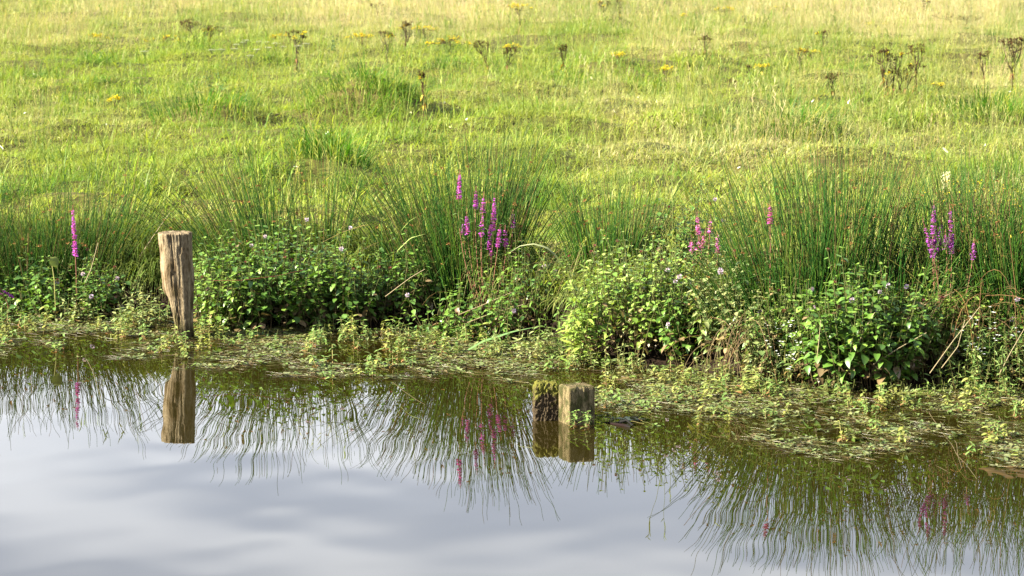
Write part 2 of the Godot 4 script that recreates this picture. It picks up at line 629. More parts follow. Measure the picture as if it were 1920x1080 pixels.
# ------------------------------------------------------------------ posts
func post_mesh(height: float, below: float, outline: Callable, n_up: int, seed_at: float, color: Callable, top: Callable) -> MB:
	# outline(angle, y) gives the radius about the axis; the top is closed with rings
	var b := MB.new()
	var n := 132
	for j in n_up + 1:
		var y := lerpf(-below, height, float(j) / n_up)
		for k in n:
			var a := TAU * k / n
			var r: float = outline.call(a, y)
			var p := Vector3(cos(a) * r, y, sin(a) * r)
			if j == n_up: p.y = top.call(p.x, p.z)
			elif j == n_up - 1: p.y = minf(p.y, top.call(p.x, p.z) - 0.004)
			b.v.append(p)
			b.c.append(color.call(a, y, r))
	for j in n_up:
		for k in n:
			var p := j * n + k
			var q := j * n + (k + 1) % n
			b.i.append_array([p, q, p + n, q, q + n, p + n])
	var rings := 12
	var last := n_up * n
	for e in range(1, rings + 1):
		var f := 1.0 - float(e) / rings
		for k in n:
			var o := b.v[last + k]
			var p := Vector3(o.x * f, 0.0, o.z * f)
			p.y = top.call(p.x, p.z) + 0.003
			b.v.append(p)
			b.c.append(color.call(TAU * k / n + seed_at, height - 0.004 + (1.0 - f) * 0.03, f))
	for e in rings:
		var s := last + e * n
		for k in n:
			var p := s + k
			var q := s + (k + 1) % n
			b.i.append_array([p, q, p + n, q, q + n, p + n])
	b.n.resize(b.v.size())
	b.n.fill(Vector3.ZERO)
	for k in range(0, b.i.size(), 3):
		var f := (b.v[b.i[k + 2]] - b.v[b.i[k]]).cross(b.v[b.i[k + 1]] - b.v[b.i[k]])
		for e in 3:
			b.n[b.i[k + e]] += f
	for k in b.n.size():
		b.n[k] = b.n[k].normalized() if b.n[k].length() > 0.0 else Vector3.UP
	return b

func polygon_radius(corners: Array, a: float, soft: float) -> float:
	# distance from the axis to the outline of a convex polygon, with rounded corners (a soft minimum over its edges)
	var sum := 0.0
	for k in corners.size():
		var p: Vector2 = corners[k]
		var q: Vector2 = corners[(k + 1) % corners.size()]
		var e := (q - p).normalized()
		var nrm := Vector2(e.y, -e.x)
		var dist := nrm.dot(p)
		var c := nrm.dot(Vector2(cos(a), sin(a)))
		if c > 0.0:
			sum += pow(c / dist, soft)
	return pow(sum, -1.0 / soft)

func build_posts() -> void:
	# tall split post; angles run from +x (right) to +z (towards the camera)
	var at := spot(341, 634)
	var top_ring := [Vector2(0.055, -0.075), Vector2(0.082, 0.01), Vector2(0.05, 0.062), Vector2(-0.045, 0.072), Vector2(-0.085, 0.02), Vector2(-0.07, -0.07)]
	var low_ring := [Vector2(0.045, -0.05), Vector2(0.062, 0.01), Vector2(0.035, 0.055), Vector2(-0.015, 0.05), Vector2(-0.034, 0.01), Vector2(-0.03, -0.045)]
	var outline := func(a: float, y: float) -> float:
		var f := smoothstep(0.05, 0.30, y)
		var r := lerpf(polygon_radius(low_ring, a, 14.0), polygon_radius(top_ring, a, 14.0), f * 0.75 + 0.25 * clampf(y / 0.5, 0.0, 1.0))
		var left := smoothstep(2.3, 2.9, a) * smoothstep(4.1, 3.5, a)             # rotten bite on the left flank
		r -= left * 0.016 * smoothstep(0.24, 0.19, y) * smoothstep(0.02, 0.12, y)
		r += left * 0.006 * smoothstep(0.19, 0.23, y) * smoothstep(0.29, 0.24, y)
		var s := Vector2(cos(a), sin(a)) * 0.07
		var grain := fine.get_noise_3d(s.x * 110.0, y * 2.2, s.y * 110.0)
		var crack := absf(fine.get_noise_3d(s.x * 42.0 + 7.0, y * 1.1 + 3.0, s.y * 42.0))
		var lump := fine.get_noise_3d(s.x * 12.0, y * 7.0 + 20.0, s.y * 12.0)
		return r + grain * 0.0032 + lump * 0.003 - 0.009 * smoothstep(0.07, 0.0, crack)
	var color := func(a: float, y: float, r: float) -> Color:
		var s := Vector2(cos(a), sin(a)) * 0.07
		var g := fine.get_noise_3d(s.x * 80.0 + 40.0, y * 1.6, s.y * 80.0)
		var g2 := fine.get_noise_3d(s.x * 18.0 + 90.0, y * 6.0, s.y * 18.0)
		var c := Color(0.220, 0.170, 0.105).lerp(Color(0.40, 0.335, 0.225), clampf(0.5 + g * 1.3, 0.0, 1.0))
		c = c.lerp(Color(0.115, 0.072, 0.034), clampf(g2 * 2.2, 0.0, 0.8))
		var algae := clampf(smoothstep(0.26, 0.06, y) * 0.9 + g2 * 1.2 - 0.25, 0.0, 0.75)
		var soaked := smoothstep(0.075, 0.03, y + g * 0.03 + g2 * 0.05)
		return c.lerp(Color(0.085, 0.080, 0.028), algae).lerp(Color(0.040, 0.034, 0.014), soaked * 0.85)
	var t := thing("wooden_post", at, "tall weathered split wooden post leaning out of the ditch water", "post")
	t.rotation.z = deg_to_rad(2.6)
	var b := post_mesh(0.512, 0.25, outline, 210, 2.0, color, func(x, z): return 0.512 + x * -0.02 + fine.get_noise_2d(x * 30.0, z * 30.0) * 0.006)
	part("trunk", b, M.wood, t)

	# two sawn-off posts that stand side by side in the open water
	var p := spot(1081, 792)
	var a1 := 0.113
	var square := [Vector2(a1, -a1) * 0.5, Vector2(a1, a1) * 0.5, Vector2(-a1, a1) * 0.5, Vector2(-a1, -a1) * 0.5]
	var out2 := func(a: float, y: float) -> float:
		var s := Vector2(cos(a), sin(a)) * 0.055
		var r := polygon_radius(square, a, 26.0)
		r -= 0.008 * smoothstep(0.135, 0.165, y + fine.get_noise_2d(a * 2.0, 5.0) * 0.01)
		return r + fine.get_noise_3d(s.x * 80.0 + 9.0, y * 5.0, s.y * 80.0) * 0.0022 - 0.005 * smoothstep(0.05, 0.0, absf(fine.get_noise_3d(s.x * 30.0, y * 1.2 + 8.0, s.y * 30.0)))
	var col2 := func(a: float, y: float, r: float) -> Color:
		var s := Vector2(cos(a), sin(a)) * 0.055
		var g := fine.get_noise_3d(s.x * 60.0 + 11.0, y * 3.5, s.y * 60.0)
		var c := Color(0.125, 0.100, 0.050).lerp(Color(0.27, 0.225, 0.125), clampf(0.5 + g * 1.4, 0.0, 1.0))
		var moss := clampf(fine.get_noise_3d(s.x * 22.0, y * 14.0 + 4.0, s.y * 22.0) * 2.4 + smoothstep(0.03, 0.15, y) * 0.35 - 0.1, 0.0, 0.8)
		return c.lerp(Color(0.050, 0.058, 0.014), moss)
	t = thing("wooden_stub", p, "sawn-off square wooden post with a bright left edge standing in the water", "post", "sawn-off posts in the open water")
	t.rotation.y = deg_to_rad(23.0)
	part("trunk", post_mesh(0.150, 0.25, out2, 120, 5.0, col2, func(x, z): return 0.150 + fine.get_noise_2d(x * 40.0, z * 40.0 + 9.0) * 0.005 + x * 0.02), M.wood, t)

	p = spot(1024, 785)
	var a2 := 0.106
	var sq2 := [Vector2(a2, -a2) * 0.5, Vector2(a2, a2) * 0.5, Vector2(-a2, a2) * 0.5, Vector2(-a2, -a2) * 0.5]
	var out3 := func(a: float, y: float) -> float:
		var s := Vector2(cos(a), sin(a)) * 0.053
		var r := polygon_radius(sq2, a, 18.0)
		r -= 0.010 * smoothstep(0.125, 0.15, y + fine.get_noise_2d(a * 3.0, 15.0) * 0.015)
		return r + fine.get_noise_3d(s.x * 110.0, y * 55.0, s.y * 110.0) * 0.0075 + fine.get_noise_3d(s.x * 40.0, y * 8.0 + 30.0, s.y * 40.0) * 0.004 - 0.003
	var col3 := func(a: float, y: float, r: float) -> Color:
		var s := Vector2(cos(a), sin(a)) * 0.053
		var g := fine.get_noise_3d(s.x * 60.0 + 11.0, y * 20.0, s.y * 60.0)
		var c := Color(0.050, 0.036, 0.022).lerp(Color(0.11, 0.085, 0.05), clampf(0.4 + g, 0.0, 1.0))
		var moss := smoothstep(0.085, 0.14, y + fine.get_noise_3d(s.x * 40.0, y * 20.0, s.y * 40.0 + 6.0) * 0.09)
		return c.lerp(Color(0.155, 0.160, 0.025), moss * 0.9)
	t = thing("wooden_stub", p, "rotten dark wooden stub with a mossy crown standing in the water", "post", "sawn-off posts in the open water")
	t.rotation.y = deg_to_rad(4.0)
	part("trunk", post_mesh(0.147, 0.25, out3, 130, 8.0, col3, func(x, z): return 0.147 + fine.get_noise_2d(x * 50.0 + 4.0, z * 50.0) * 0.008 - x * 0.03), M.wood, t)

# ------------------------------------------------------------------ rushes
func rush(px: float, d: float, n: int, base_r: float, lo: float, hi: float, lean: Vector2, spread: float, label: String) -> void:
	var at := on_ground(across(px, d), d)
	var t := thing("rush_tussock", at, label, "rushes", "rush tussocks along the bank")
	var b := MB.new()
	var heads := MB.new()
	var dead := MB.new()
	for k in int(n * 1.35):
		var a := rnd(0.0, TAU)
		var r := base_r * sqrt(rng.randf())
		var p := Vector3(cos(a) * r * 1.4, 0.0, sin(a) * r)
		p.y = maxf(ground(at.x + p.x, -(at.z + p.z)), -0.05) - at.y - 0.03
		var out := Vector3(cos(a), 0, sin(a)) * (r / base_r) * spread * 0.75 + Vector3(rnd(-1, 1), 0, rnd(-1, 1)) * spread * 0.38
		var dir := (Vector3.UP + out + Vector3(lean.x, 0, lean.y) * rnd(0.3, 1.2)).normalized()
		var length := rnd(lo, hi) * (1.0 - 0.4 * pow(rng.randf(), 2.0))
		var straw := rng.randf() < 0.045
		var c := vary(Color(0.024, 0.072, 0.011), 0.4)
		if rng.randf() < 0.25: c = vary(Color(0.058, 0.118, 0.013), 0.3)
		var c2 := c
		if straw:
			c = vary(Color(0.15, 0.105, 0.045), 0.3)
			c2 = c
		elif rng.randf() < 0.22: c2 = c.lerp(Color(0.10, 0.06, 0.022), 0.7)
		var pts := arc(p, dir, length, rnd(0.02, 0.22) + out.length() * 0.12, 6)
		if rng.randf() < 0.09:                                    # a snapped stem
			var m := 3 + rng.randi() % 2
			var side := Vector3(rnd(-1, 1), rnd(-0.5, 0.3), rnd(-1, 1)).normalized()
			for e in range(m + 1, 7):
				pts[e] = pts[m] + side * (e - m) * length / 6.0 + Vector3.DOWN * 0.01 * (e - m) * (e - m)
		(dead if straw else b).tube(pts, 0.0027 * rnd(0.75, 1.15), 0.0009, c, c2, 3)
		if rng.randf() < 0.10:
			var q: Vector3 = pts[4].lerp(pts[5], rng.randf())
			for e in 9:
				var s := Vector3(rnd(-1, 1), rnd(-0.4, 1), rnd(-1, 1)).normalized()
				heads.ribbon([q, q + s * 0.006, q + s * rnd(0.010, 0.018)], 0.0024, s.cross(Vector3(0.2, 0.4, 1)), Color(0.15, 0.075, 0.028), Color(0.2, 0.11, 0.04), 1.0, 0.5)
	for k in n / 5:                                              # dead growth matted round the base
		var a := rnd(0.0, TAU)
		var p := Vector3(cos(a) * base_r, 0.02, sin(a) * base_r) * rnd(0.3, 1.1)
		p.y = maxf(ground(at.x + p.x, -(at.z + p.z)), -0.05) - at.y - 0.02
		var c := vary(Color(0.11, 0.078, 0.035), 0.35)
		dead.tube(arc(p, Vector3(cos(a) + rnd(-0.6, 0.6), rnd(0.4, 1.4), sin(a) + rnd(-0.3, 0.9)), rnd(0.2, 0.5), rnd(0.3, 0.9), 6), 0.0018, 0.0008, c, c, 3)
	part("stems", b, M.rush, t, "stuff")
	if dead.v.size(): part("dead_stems", dead, M.dry, t, "stuff")
	if heads.v.size(): part("seed_heads", heads, M.dry, t, "stuff")

func build_rushes() -> void:
	rng.seed = 201
	rush(-70, 14.6, 130, 0.13, 0.55, 0.78, Vector2(-0.1, 0), 0.42, "rush tussock beside the fallen loosestrife spike")
	rush(40, 14.55, 200, 0.15, 0.52, 0.74, Vector2(-0.12, 0), 0.42, "broad green rush tussock behind the yellowing round leaf")
	rush(150, 14.6, 170, 0.13, 0.50, 0.72, Vector2(0.12, 0), 0.45, "green rush tussock behind the single upright loosestrife spike")
	rush(235, 15.0, 24, 0.08, 0.45, 0.62, Vector2(0.3, 0), 0.4, "thin rush tussock leaning towards the tall post")
	rush(470, 14.4, 210, 0.13, 0.52, 0.78, Vector2(-0.36, 0.05), 0.42, "rush tussock leaning over towards the tall post from behind the mint")
	rush(600, 14.45, 64, 0.11, 0.45, 0.72, Vector2(0.02, 0), 0.3, "sparse upright rush tussock behind the dark mint bush")
	rush(885, 14.05, 330, 0.16, 0.58, 0.80, Vector2(-0.06, 0.06), 0.36, "dense dark rush tussock with purple loosestrife growing through it")
	rush(800, 14.3, 140, 0.14, 0.52, 0.72, Vector2(-0.28, 0), 0.4, "grey green rush tussock leaning away from the purple loosestrife")
	rush(955, 14.1, 50, 0.10, 0.45, 0.66, Vector2(0.3, 0), 0.4, "short rush tussock beside the arching pale reed leaf")
	rush(1150, 13.7, 230, 0.14, 0.38, 0.56, Vector2(0.02, 0), 0.38, "low fan of rushes behind the bright upright willowherb")
	rush(1500, 12.65, 300, 0.17, 0.62, 0.86, Vector2(-0.10, 0.03), 0.36, "tall bright green rush tussock right behind the large leaved mint bush")
	rush(1600, 12.75, 230, 0.15, 0.60, 0.84, Vector2(0.05, 0), 0.32, "tall rush tussock with brown tips between the mint bush and the meadow")
	rush(1420, 12.6, 80, 0.10, 0.45, 0.70, Vector2(-0.35, 0.1), 0.45, "rush tussock sprawling over the pale mint")
	rush(1455, 12.45, 60, 0.10, 0.40, 0.68, Vector2(-0.2, 0.45), 0.5, "rush tussock falling forward over the pale mint at its foot")
	rush(1700, 12.45, 60, 0.10, 0.40, 0.66, Vector2(0.15, 0.4), 0.55, "loose rush tussock falling forward beside the large leaved mint bush")
	rush(1830, 12.65, 230, 0.15, 0.58, 0.80, Vector2(0.05, 0), 0.36, "rush tussock beside the yellow fleabane")
	rush(1930, 12.5, 260, 0.16, 0.58, 0.82, Vector2(-0.06, 0), 0.36, "rush tussock standing over brown fallen stems")
	rush(1745, 12.85, 120, 0.12, 0.52, 0.72, Vector2(-0.1, 0), 0.42, "thin rush tussock around the darker purple loosestrife")
	rush(2060, 12.45, 160, 0.15, 0.55, 0.8, Vector2(0.05, 0), 0.36, "rush tussock on the bank past the last fleabane")

# ------------------------------------------------------------------ water mint
func mint(px: float, d: float, half: float, deep: float, high: float, stems: int, leaf_len: float, kind: int, n_parts: int, flowers: float, label: String) -> void:
	var x0 := across(px, d)
	var at := Vector3(x0, maxf(ground(x0, d), -0.06), -d)
	var t := thing("water_mint", at, label, "water mint", "water mint bushes along the water")
	var greens: Array = [
		[Color(0.058, 0.120, 0.018), Color(0.078, 0.150, 0.022), Color(0.044, 0.098, 0.018), Color(0.110, 0.185, 0.030), Color(0.13, 0.095, 0.05)],
		[Color(0.095, 0.165, 0.026), Color(0.120, 0.190, 0.032), Color(0.068, 0.125, 0.022), Color(0.160, 0.215, 0.046), Color(0.18, 0.13, 0.06)],
		[Color(0.140, 0.200, 0.058), Color(0.145, 0.180, 0.065), Color(0.085, 0.130, 0.045), Color(0.190, 0.205, 0.080), Color(0.19, 0.14, 0.07)],
		[Color(0.110, 0.185, 0.030), Color(0.140, 0.215, 0.038), Color(0.078, 0.145, 0.024), Color(0.185, 0.240, 0.060), Color(0.20, 0.15, 0.07)]][kind]
	var shapes := [leaf(1.0, 0.66, 0.18, 0.25), leaf(1.0, 0.60, 0.35, 0.45), leaf(1.0, 0.70, 0.10, 0.12, 0.38, 0.03)]
	var meshes := []
	for s in shapes:
		var row := []
		for g in greens:
			var tinted := MB.new()
			tinted.stamp(s, Transform3D.IDENTITY, g)
			row.append(tinted.mesh(M.leaf))
		meshes.append(row)
	var found := []
	var stalk := MB.new()
	var heads := []
	for k in int(stems * 1.3):
		var a := rnd(0.0, TAU)
		var r := sqrt(rng.randf())
		var foot := Vector3(cos(a) * r * half * 0.78, 0.0, sin(a) * r * deep * 0.78)
		foot.y = maxf(ground(at.x + foot.x, -(at.z + foot.z)), -0.05) - at.y - 0.02
		var top := Vector3(cos(a) * r * half * 1.05 + rnd(-0.09, 0.09), high * (1.0 - 0.32 * r * r) * (rnd(0.6, 1.08) if rng.randf() < 0.93 else rnd(1.1, 1.3)), sin(a) * r * deep * 1.1 + rnd(-0.04, 0.06))
		var bend := foot.lerp(top, 0.5) + Vector3(rnd(-0.03, 0.03), 0.03, rnd(-0.03, 0.03))
		var pts := []
		for e in 6:
			var f := e / 5.0
			pts.append(foot.lerp(bend, f).lerp(bend.lerp(top, f), f))
		stalk.tube(pts, 0.0028, 0.0015, vary(Color(0.06, 0.038, 0.020), 0.3), vary(Color(0.07, 0.085, 0.025), 0.2), 3)
		var whole: float = (top - foot).length()
		var nodes := int(whole * 0.74 / 0.036)
		var turn := rnd(0.0, PI)
		for e in nodes:
			var f := 0.26 + 0.74 * (e + rnd(-0.25, 0.25)) / nodes
			f = clampf(f, 0.2, 1.0)
			var q: Vector3 = foot.lerp(bend, f).lerp(bend.lerp(top, f), f)
			var size := leaf_len * (1.0 - 0.55 * pow(f, 3.0)) * rnd(0.55, 1.25)
			for s in 2:
				if rng.randf() < 0.06: continue
				var w := turn + e * PI * 0.5 + s * PI + rnd(-0.35, 0.35)
				var dir := Vector3(cos(w), rnd(-0.7, 0.15) + 0.5 * pow(f, 4.0), sin(w))
				var tone := rng.randi() % 3 if rng.randf() < 0.84 else 3
				if f < 0.42 and rng.randf() < 0.4: tone = 4
				elif rng.randf() < 0.015: tone = 4
				found.append([aim(q + dir.normalized() * 0.007, dir, size, rnd(-0.5, 0.5)), rng.randi() % 3, tone, (q.z / deep) * 1.3 + q.y / high + rnd(-0.25, 0.25)])
		for e in 3:                                               # small young leaves at the tip
			var w := turn + e * 2.1
			found.append([aim(top, Vector3(cos(w), 0.7, sin(w)), leaf_len * rnd(0.3, 0.45), 0.0), rng.randi() % 3, 3, -9.0])
		if rng.randf() < flowers * 0.32:
			heads.append(top + Vector3.UP * 0.006)
	part("stems", stalk, M.stalk, t, "stuff")
	found.sort_custom(func(p, q): return p[3] > q[3])
	var rest := MB.new()
	for k in found.size():
		var f: Array = found[k]
		if k < n_parts:
			var o := MeshInstance3D.new()
			o.name = "leaf"
			o.mesh = meshes[f[1]][f[2]]
			o.transform = f[0]
			t.add_child(o, true)
		else:
			rest.stamp(shapes[f[1]], f[0], vary(greens[f[2]], 0.15))
	if rest.v.size(): part("foliage", rest, M.leaf, t, "stuff")
	for p in heads:
		var b := MB.new()
		var spent := rng.randf() < 0.55
		var c := Color(0.16, 0.055, 0.05) if spent else Color(0.50, 0.40, 0.55)
		var size := rnd(0.006, 0.009) if spent else rnd(0.009, 0.012)
		for e in 46:
			var dir := Vector3(rnd(-1, 1), rnd(-0.9, 1), rnd(-1, 1)).normalized()
			b.ribbon([dir * size * 0.35, dir * size * 0.8, dir * size * rnd(1.0, 1.3)], 0.0022, dir.cross(Vector3(0.3, 0.5, 0.7)), vary(c, 0.2), vary(c, 0.25), 0.6)
		var o := part("flower_head", b, M.petal, t, "stuff")
		o.position = p

func build_mints() -> void:
	rng.seed = 301
	mint(520, 13.95, 0.42, 0.26, 0.47, 150, 0.048, 0, 300, 0.22, "large dark green water mint bush to the right of the tall post")
	mint(415, 13.85, 0.17, 0.18, 0.42, 52, 0.042, 1, 140, 0.10, "sunlit water mint bush touching the tall post")
	mint(650, 13.85, 0.22, 0.18, 0.38, 50, 0.045, 0, 150, 0.2, "dark water mint bush at the foot of the sparse rushes")
	mint(745, 13.95, 0.20, 0.16, 0.34, 46, 0.042, 0, 120, 0.1, "dark mint under the bending reed leaves")
	mint(860, 13.65, 0.22, 0.16, 0.26, 36, 0.042, 0, 110, 0.1, "low dark mint in front of the dense rush tussock")
	mint(985, 13.6, 0.18, 0.14, 0.38, 34, 0.036, 0, 90, 0.5, "mint with pale lilac flower heads under the purple loosestrife")
	mint(1205, 12.9, 0.34, 0.26, 0.44, 135, 0.038, 3, 280, 0.22, "light green mint bush behind the two sawn-off posts")
	mint(1290, 12.7, 0.16, 0.16, 0.34, 42, 0.044, 0, 130, 0.1, "deep green mint bush beside the pale sprawling mint")
	mint(1375, 12.55, 0.17, 0.18, 0.40, 55, 0.044, 2, 160, 0.1, "pale sprawling mint between two green mint bushes")
	mint(1615, 12.15, 0.31, 0.22, 0.47, 130, 0.052, 0, 300, 0.35, "large leaved dark mint bush in front of the tall bright rushes")
	mint(1495, 12.3, 0.14, 0.14, 0.38, 34, 0.040, 1, 90, 0.4, "mint with white flower heads at the foot of the tall rushes")
	mint(1440, 12.35, 0.15, 0.14, 0.36, 44, 0.042, 2, 100, 0.1, "pale mint at the foot of the sprawling rush tussock")
	mint(1775, 12.3, 0.20, 0.16, 0.36, 46, 0.042, 1, 120, 0.25, "mint beneath the darker purple loosestrife")
	mint(1910, 12.2, 0.20, 0.16, 0.30, 40, 0.040, 0, 80, 0.1, "mint smothered by the brown fallen rush stems")
	mint(110, 14.2, 0.18, 0.16, 0.30, 34, 0.042, 0, 80, 0.1, "mint between the round leaf and the upright loosestrife")
	mint(930, 13.5, 0.18, 0.14, 0.24, 30, 0.040, 0, 80, 0.1, "low mint behind the pale weedy water pepper")
	mint(190, 14.25, 0.16, 0.15, 0.30, 36, 0.042, 0, 100, 0.35, "dark mint beside the single upright loosestrife spike")
	mint(45, 14.3, 0.20, 0.16, 0.34, 34, 0.055, 0, 90, 0.05, "coarse leafy mint below the yellowing round leaf")
	mint(1290, 13.6, 0.22, 0.18, 0.38, 40, 0.036, 0, 60, 0.6, "far mint in lilac flower around the pink loosestrife")

# ------------------------------------------------------------------ narrow leaved weeds
func weed(called: String, px: float, d: float, half: float, deep: float, high: float, stems: int, leaf_len: float, thin: float, cols: Array, blooms: float, bloom: Color, label: String, category: String, group := "") -> void:
	var x0 := across(px, d)
	var at := Vector3(x0, maxf(ground(x0, d), -0.04), -d)
	var t := thing(called, at, label, category, group)
	var shapes := [leaf(1.0, thin, 0.2, 0.35, 0.4), leaf(1.0, thin * 0.85, 0.4, 0.6, 0.4), leaf(1.0, thin * 1.1, 0.15, 0.15, 0.42)]
	var stalk := MB.new()
	var green := MB.new()
	var petals := MB.new()
	for k in stems:
		var a := rnd(0.0, TAU)
		var r := sqrt(rng.randf())
		var foot := Vector3(cos(a) * r * half * 0.85, 0.0, sin(a) * r * deep * 0.85)
		foot.y = maxf(ground(at.x + foot.x, -(at.z + foot.z)), -0.04) - at.y - 0.02
		var top := foot + Vector3(rnd(-0.3, 0.3), 1.0, rnd(-0.25, 0.3)) * high * rnd(0.55, 1.05) * (1.0 - 0.35 * r * r)
		var pts := []
		var bend := foot.lerp(top, 0.55) + Vector3(rnd(-0.02, 0.02), 0.0, rnd(-0.02, 0.02))
		for e in 5:
			var f := e / 4.0
			pts.append(foot.lerp(bend, f).lerp(bend.lerp(top, f), f))
		stalk.tube(pts, 0.0020, 0.001, vary(Color(0.085, 0.050, 0.024), 0.3), vary(Color(0.09, 0.11, 0.03), 0.2), 3)
		var nodes := int(maxf(4.0, (top - foot).length() / 0.022))
		var turn := rnd(0.0, TAU)
		for e in nodes:
			var f := 0.12 + 0.88 * float(e) / nodes
			var q: Vector3 = foot.lerp(bend, f).lerp(bend.lerp(top, f), f)
			for s in 2:
				if rng.randf() < 0.15: continue
				var w := turn + e * 1.9 + s * PI + rnd(-0.4, 0.4)
				var c: Color = tones(cols)
				if f < 0.4 and rng.randf() < 0.35: c = Color(0.17, 0.125, 0.045)
				green.stamp(shapes[rng.randi() % 3], aim(q, Vector3(cos(w), rnd(-0.2, 0.7), sin(w)), leaf_len * rnd(0.6, 1.1) * (1.0 - 0.5 * pow(f, 3.0)), rnd(-0.4, 0.4)), vary(c, 0.18))
		if rng.randf() < blooms:
			for e in 4:
				var q := top + Vector3(rnd(-0.02, 0.02), rnd(-0.02, 0.015), rnd(-0.02, 0.02))
				for s in 5:
					var w := s * TAU / 5.0
					petals.ribbon([q, q + Vector3(cos(w), 0.4, sin(w)) * 0.0035, q + Vector3(cos(w), 0.3, sin(w)) * 0.007], 0.0026, Vector3(-sin(w), 0, cos(w)), bloom, bloom, 0.5)
	part("stems", stalk, M.stalk, t, "stuff")
	part("foliage", green, M.dull_leaf, t, "stuff")
	if petals.v.size(): part("flowers", petals, M.petal, t, "stuff")

func build_weeds() -> void:
	rng.seed = 401
	var pale := [Color(0.155, 0.195, 0.075), Color(0.19, 0.22, 0.09), Color(0.115, 0.165, 0.05), Color(0.21, 0.215, 0.075)]
	var fresh := [Color(0.17, 0.25, 0.04), Color(0.22, 0.29, 0.06), Color(0.13, 0.21, 0.035)]
	var mid := [Color(0.07, 0.125, 0.035), Color(0.10, 0.15, 0.04), Color(0.055, 0.105, 0.03), Color(0.15, 0.17, 0.05)]
	weed("willowherb", 1085, 12.72, 0.12, 0.10, 0.56, 14, 0.072, 0.26, fresh, 0.0, Color.WHITE, "bright yellow green upright willowherb with narrow drooping leaves", "willowherb")
	weed("willowherb", 1035, 12.9, 0.10, 0.10, 0.34, 8, 0.06, 0.26, [Color(0.10, 0.165, 0.03), Color(0.13, 0.19, 0.05)], 0.1, Color(0.45, 0.3, 0.5), "shorter willowherb under the tip of the arching pale reed leaf", "willowherb")
	weed("water_pepper", 1000, 12.9, 0.26, 0.16, 0.24, 46, 0.040, 0.34, pale, 0.0, Color.WHITE, "pale weedy water pepper behind the mossy rotten stub", "water pepper", "pale water pepper by the waterline")
	weed("water_pepper", 1130, 12.6, 0.22, 0.14, 0.20, 40, 0.036, 0.34, pale, 0.0, Color.WHITE, "pale weedy water pepper at the foot of the light green mint", "water pepper", "pale water pepper by the waterline")
	weed("water_pepper", 270, 13.95, 0.16, 0.14, 0.30, 34, 0.040, 0.4, pale, 0.0, Color.WHITE, "pale water pepper leaning on the left flank of the tall post", "water pepper", "pale water pepper by the waterline")
	weed("water_pepper", 150, 14.05, 0.14, 0.12, 0.24, 22, 0.038, 0.4, pale, 0.0, Color.WHITE, "pale water pepper under the single upright loosestrife spike", "water pepper", "pale water pepper by the waterline")
	weed("water_pepper", 1420, 12.2, 0.20, 0.14, 0.22, 36, 0.040, 0.30, pale, 0.0, Color.WHITE, "pale water pepper in front of the sprawling rush tussock", "water pepper", "pale water pepper by the waterline")
	for q in [[1190, 12.45, "pale water pepper before the light green mint bush"], [1290, 12.3, "pale water pepper before the deep green mint bush"], [1360, 12.15, "pale water pepper before the pale sprawling mint"], [1560, 11.95, "pale water pepper in front of the large leaved mint bush"], [1690, 11.9, "pale water pepper beside the floating reed leaf"], [1800, 11.9, "pale water pepper under the leaning straw"], [1900, 11.85, "pale water pepper on the water edge below the forget-me-not"], [640, 13.5, "pale water pepper before the mint of the sparse rushes"], [740, 13.45, "pale water pepper in front of the mint under the bending reed leaves"], [60, 13.95, "pale water pepper before the coarse leafy mint"]]:
		weed("water_pepper", q[0], q[1], 0.17, 0.10, rnd(0.12, 0.2), 26, 0.034, 0.32, pale if rng.randf() < 0.6 else mid, 0.0, Color.WHITE, q[2], "water pepper", "pale water pepper by the waterline")
	weed("forget_me_not", 1860, 12.05, 0.34, 0.16, 0.34, 90, 0.042, 0.28, [Color(0.12, 0.18, 0.05), Color(0.16, 0.22, 0.065), Color(0.085, 0.14, 0.035)], 0.15, Color(0.62, 0.66, 0.74), "dense forget-me-not with tiny pale flowers under the fallen brown rushes", "forget-me-not")
	weed("forget_me_not", 1480, 12.2, 0.12, 0.12, 0.34, 26, 0.040, 0.28, mid, 0.9, Color(0.7, 0.72, 0.78), "forget-me-not with white flowers beside the large leaved mint bush", "forget-me-not")
	weed("forget_me_not", 830, 13.55, 0.20, 0.12, 0.16, 34, 0.042, 0.3, mid, 0.0, Color.WHITE, "low leafy forget-me-not at the water below the dense rush tussock", "forget-me-not")
	weed("forget_me_not", 500, 13.55, 0.30, 0.10, 0.11, 50, 0.028, 0.4, [Color(0.07, 0.14, 0.05), Color(0.10, 0.17, 0.055)], 0.0, Color.WHITE, "low green forget-me-not along the foot of the large dark mint bush", "forget-me-not")
	weed("forget_me_not", 20, 14.05, 0.26, 0.12, 0.16, 44, 0.032, 0.4, [Color(0.06, 0.12, 0.04), Color(0.09, 0.15, 0.05)], 0.0, Color.WHITE, "low green forget-me-not below the coarse leafy mint", "forget-me-not")
	weed("tall_weed", 405, 25.4, 0.22, 0.15, 0.34, 7, 0.07, 0.3, [Color(0.05, 0.10, 0.03), Color(0.08, 0.13, 0.04)], 0.0, Color.WHITE, "dark leafy weed above the low arching tussock in the meadow", "weed")
	weed("tall_weed", 628, 34.0, 0.18, 0.15, 0.40, 6, 0.09, 0.3, [Color(0.05, 0.095, 0.03), Color(0.07, 0.12, 0.04)], 0.0, Color.WHITE, "dark leafy weed far off behind the ochre brown ragwort", "weed")

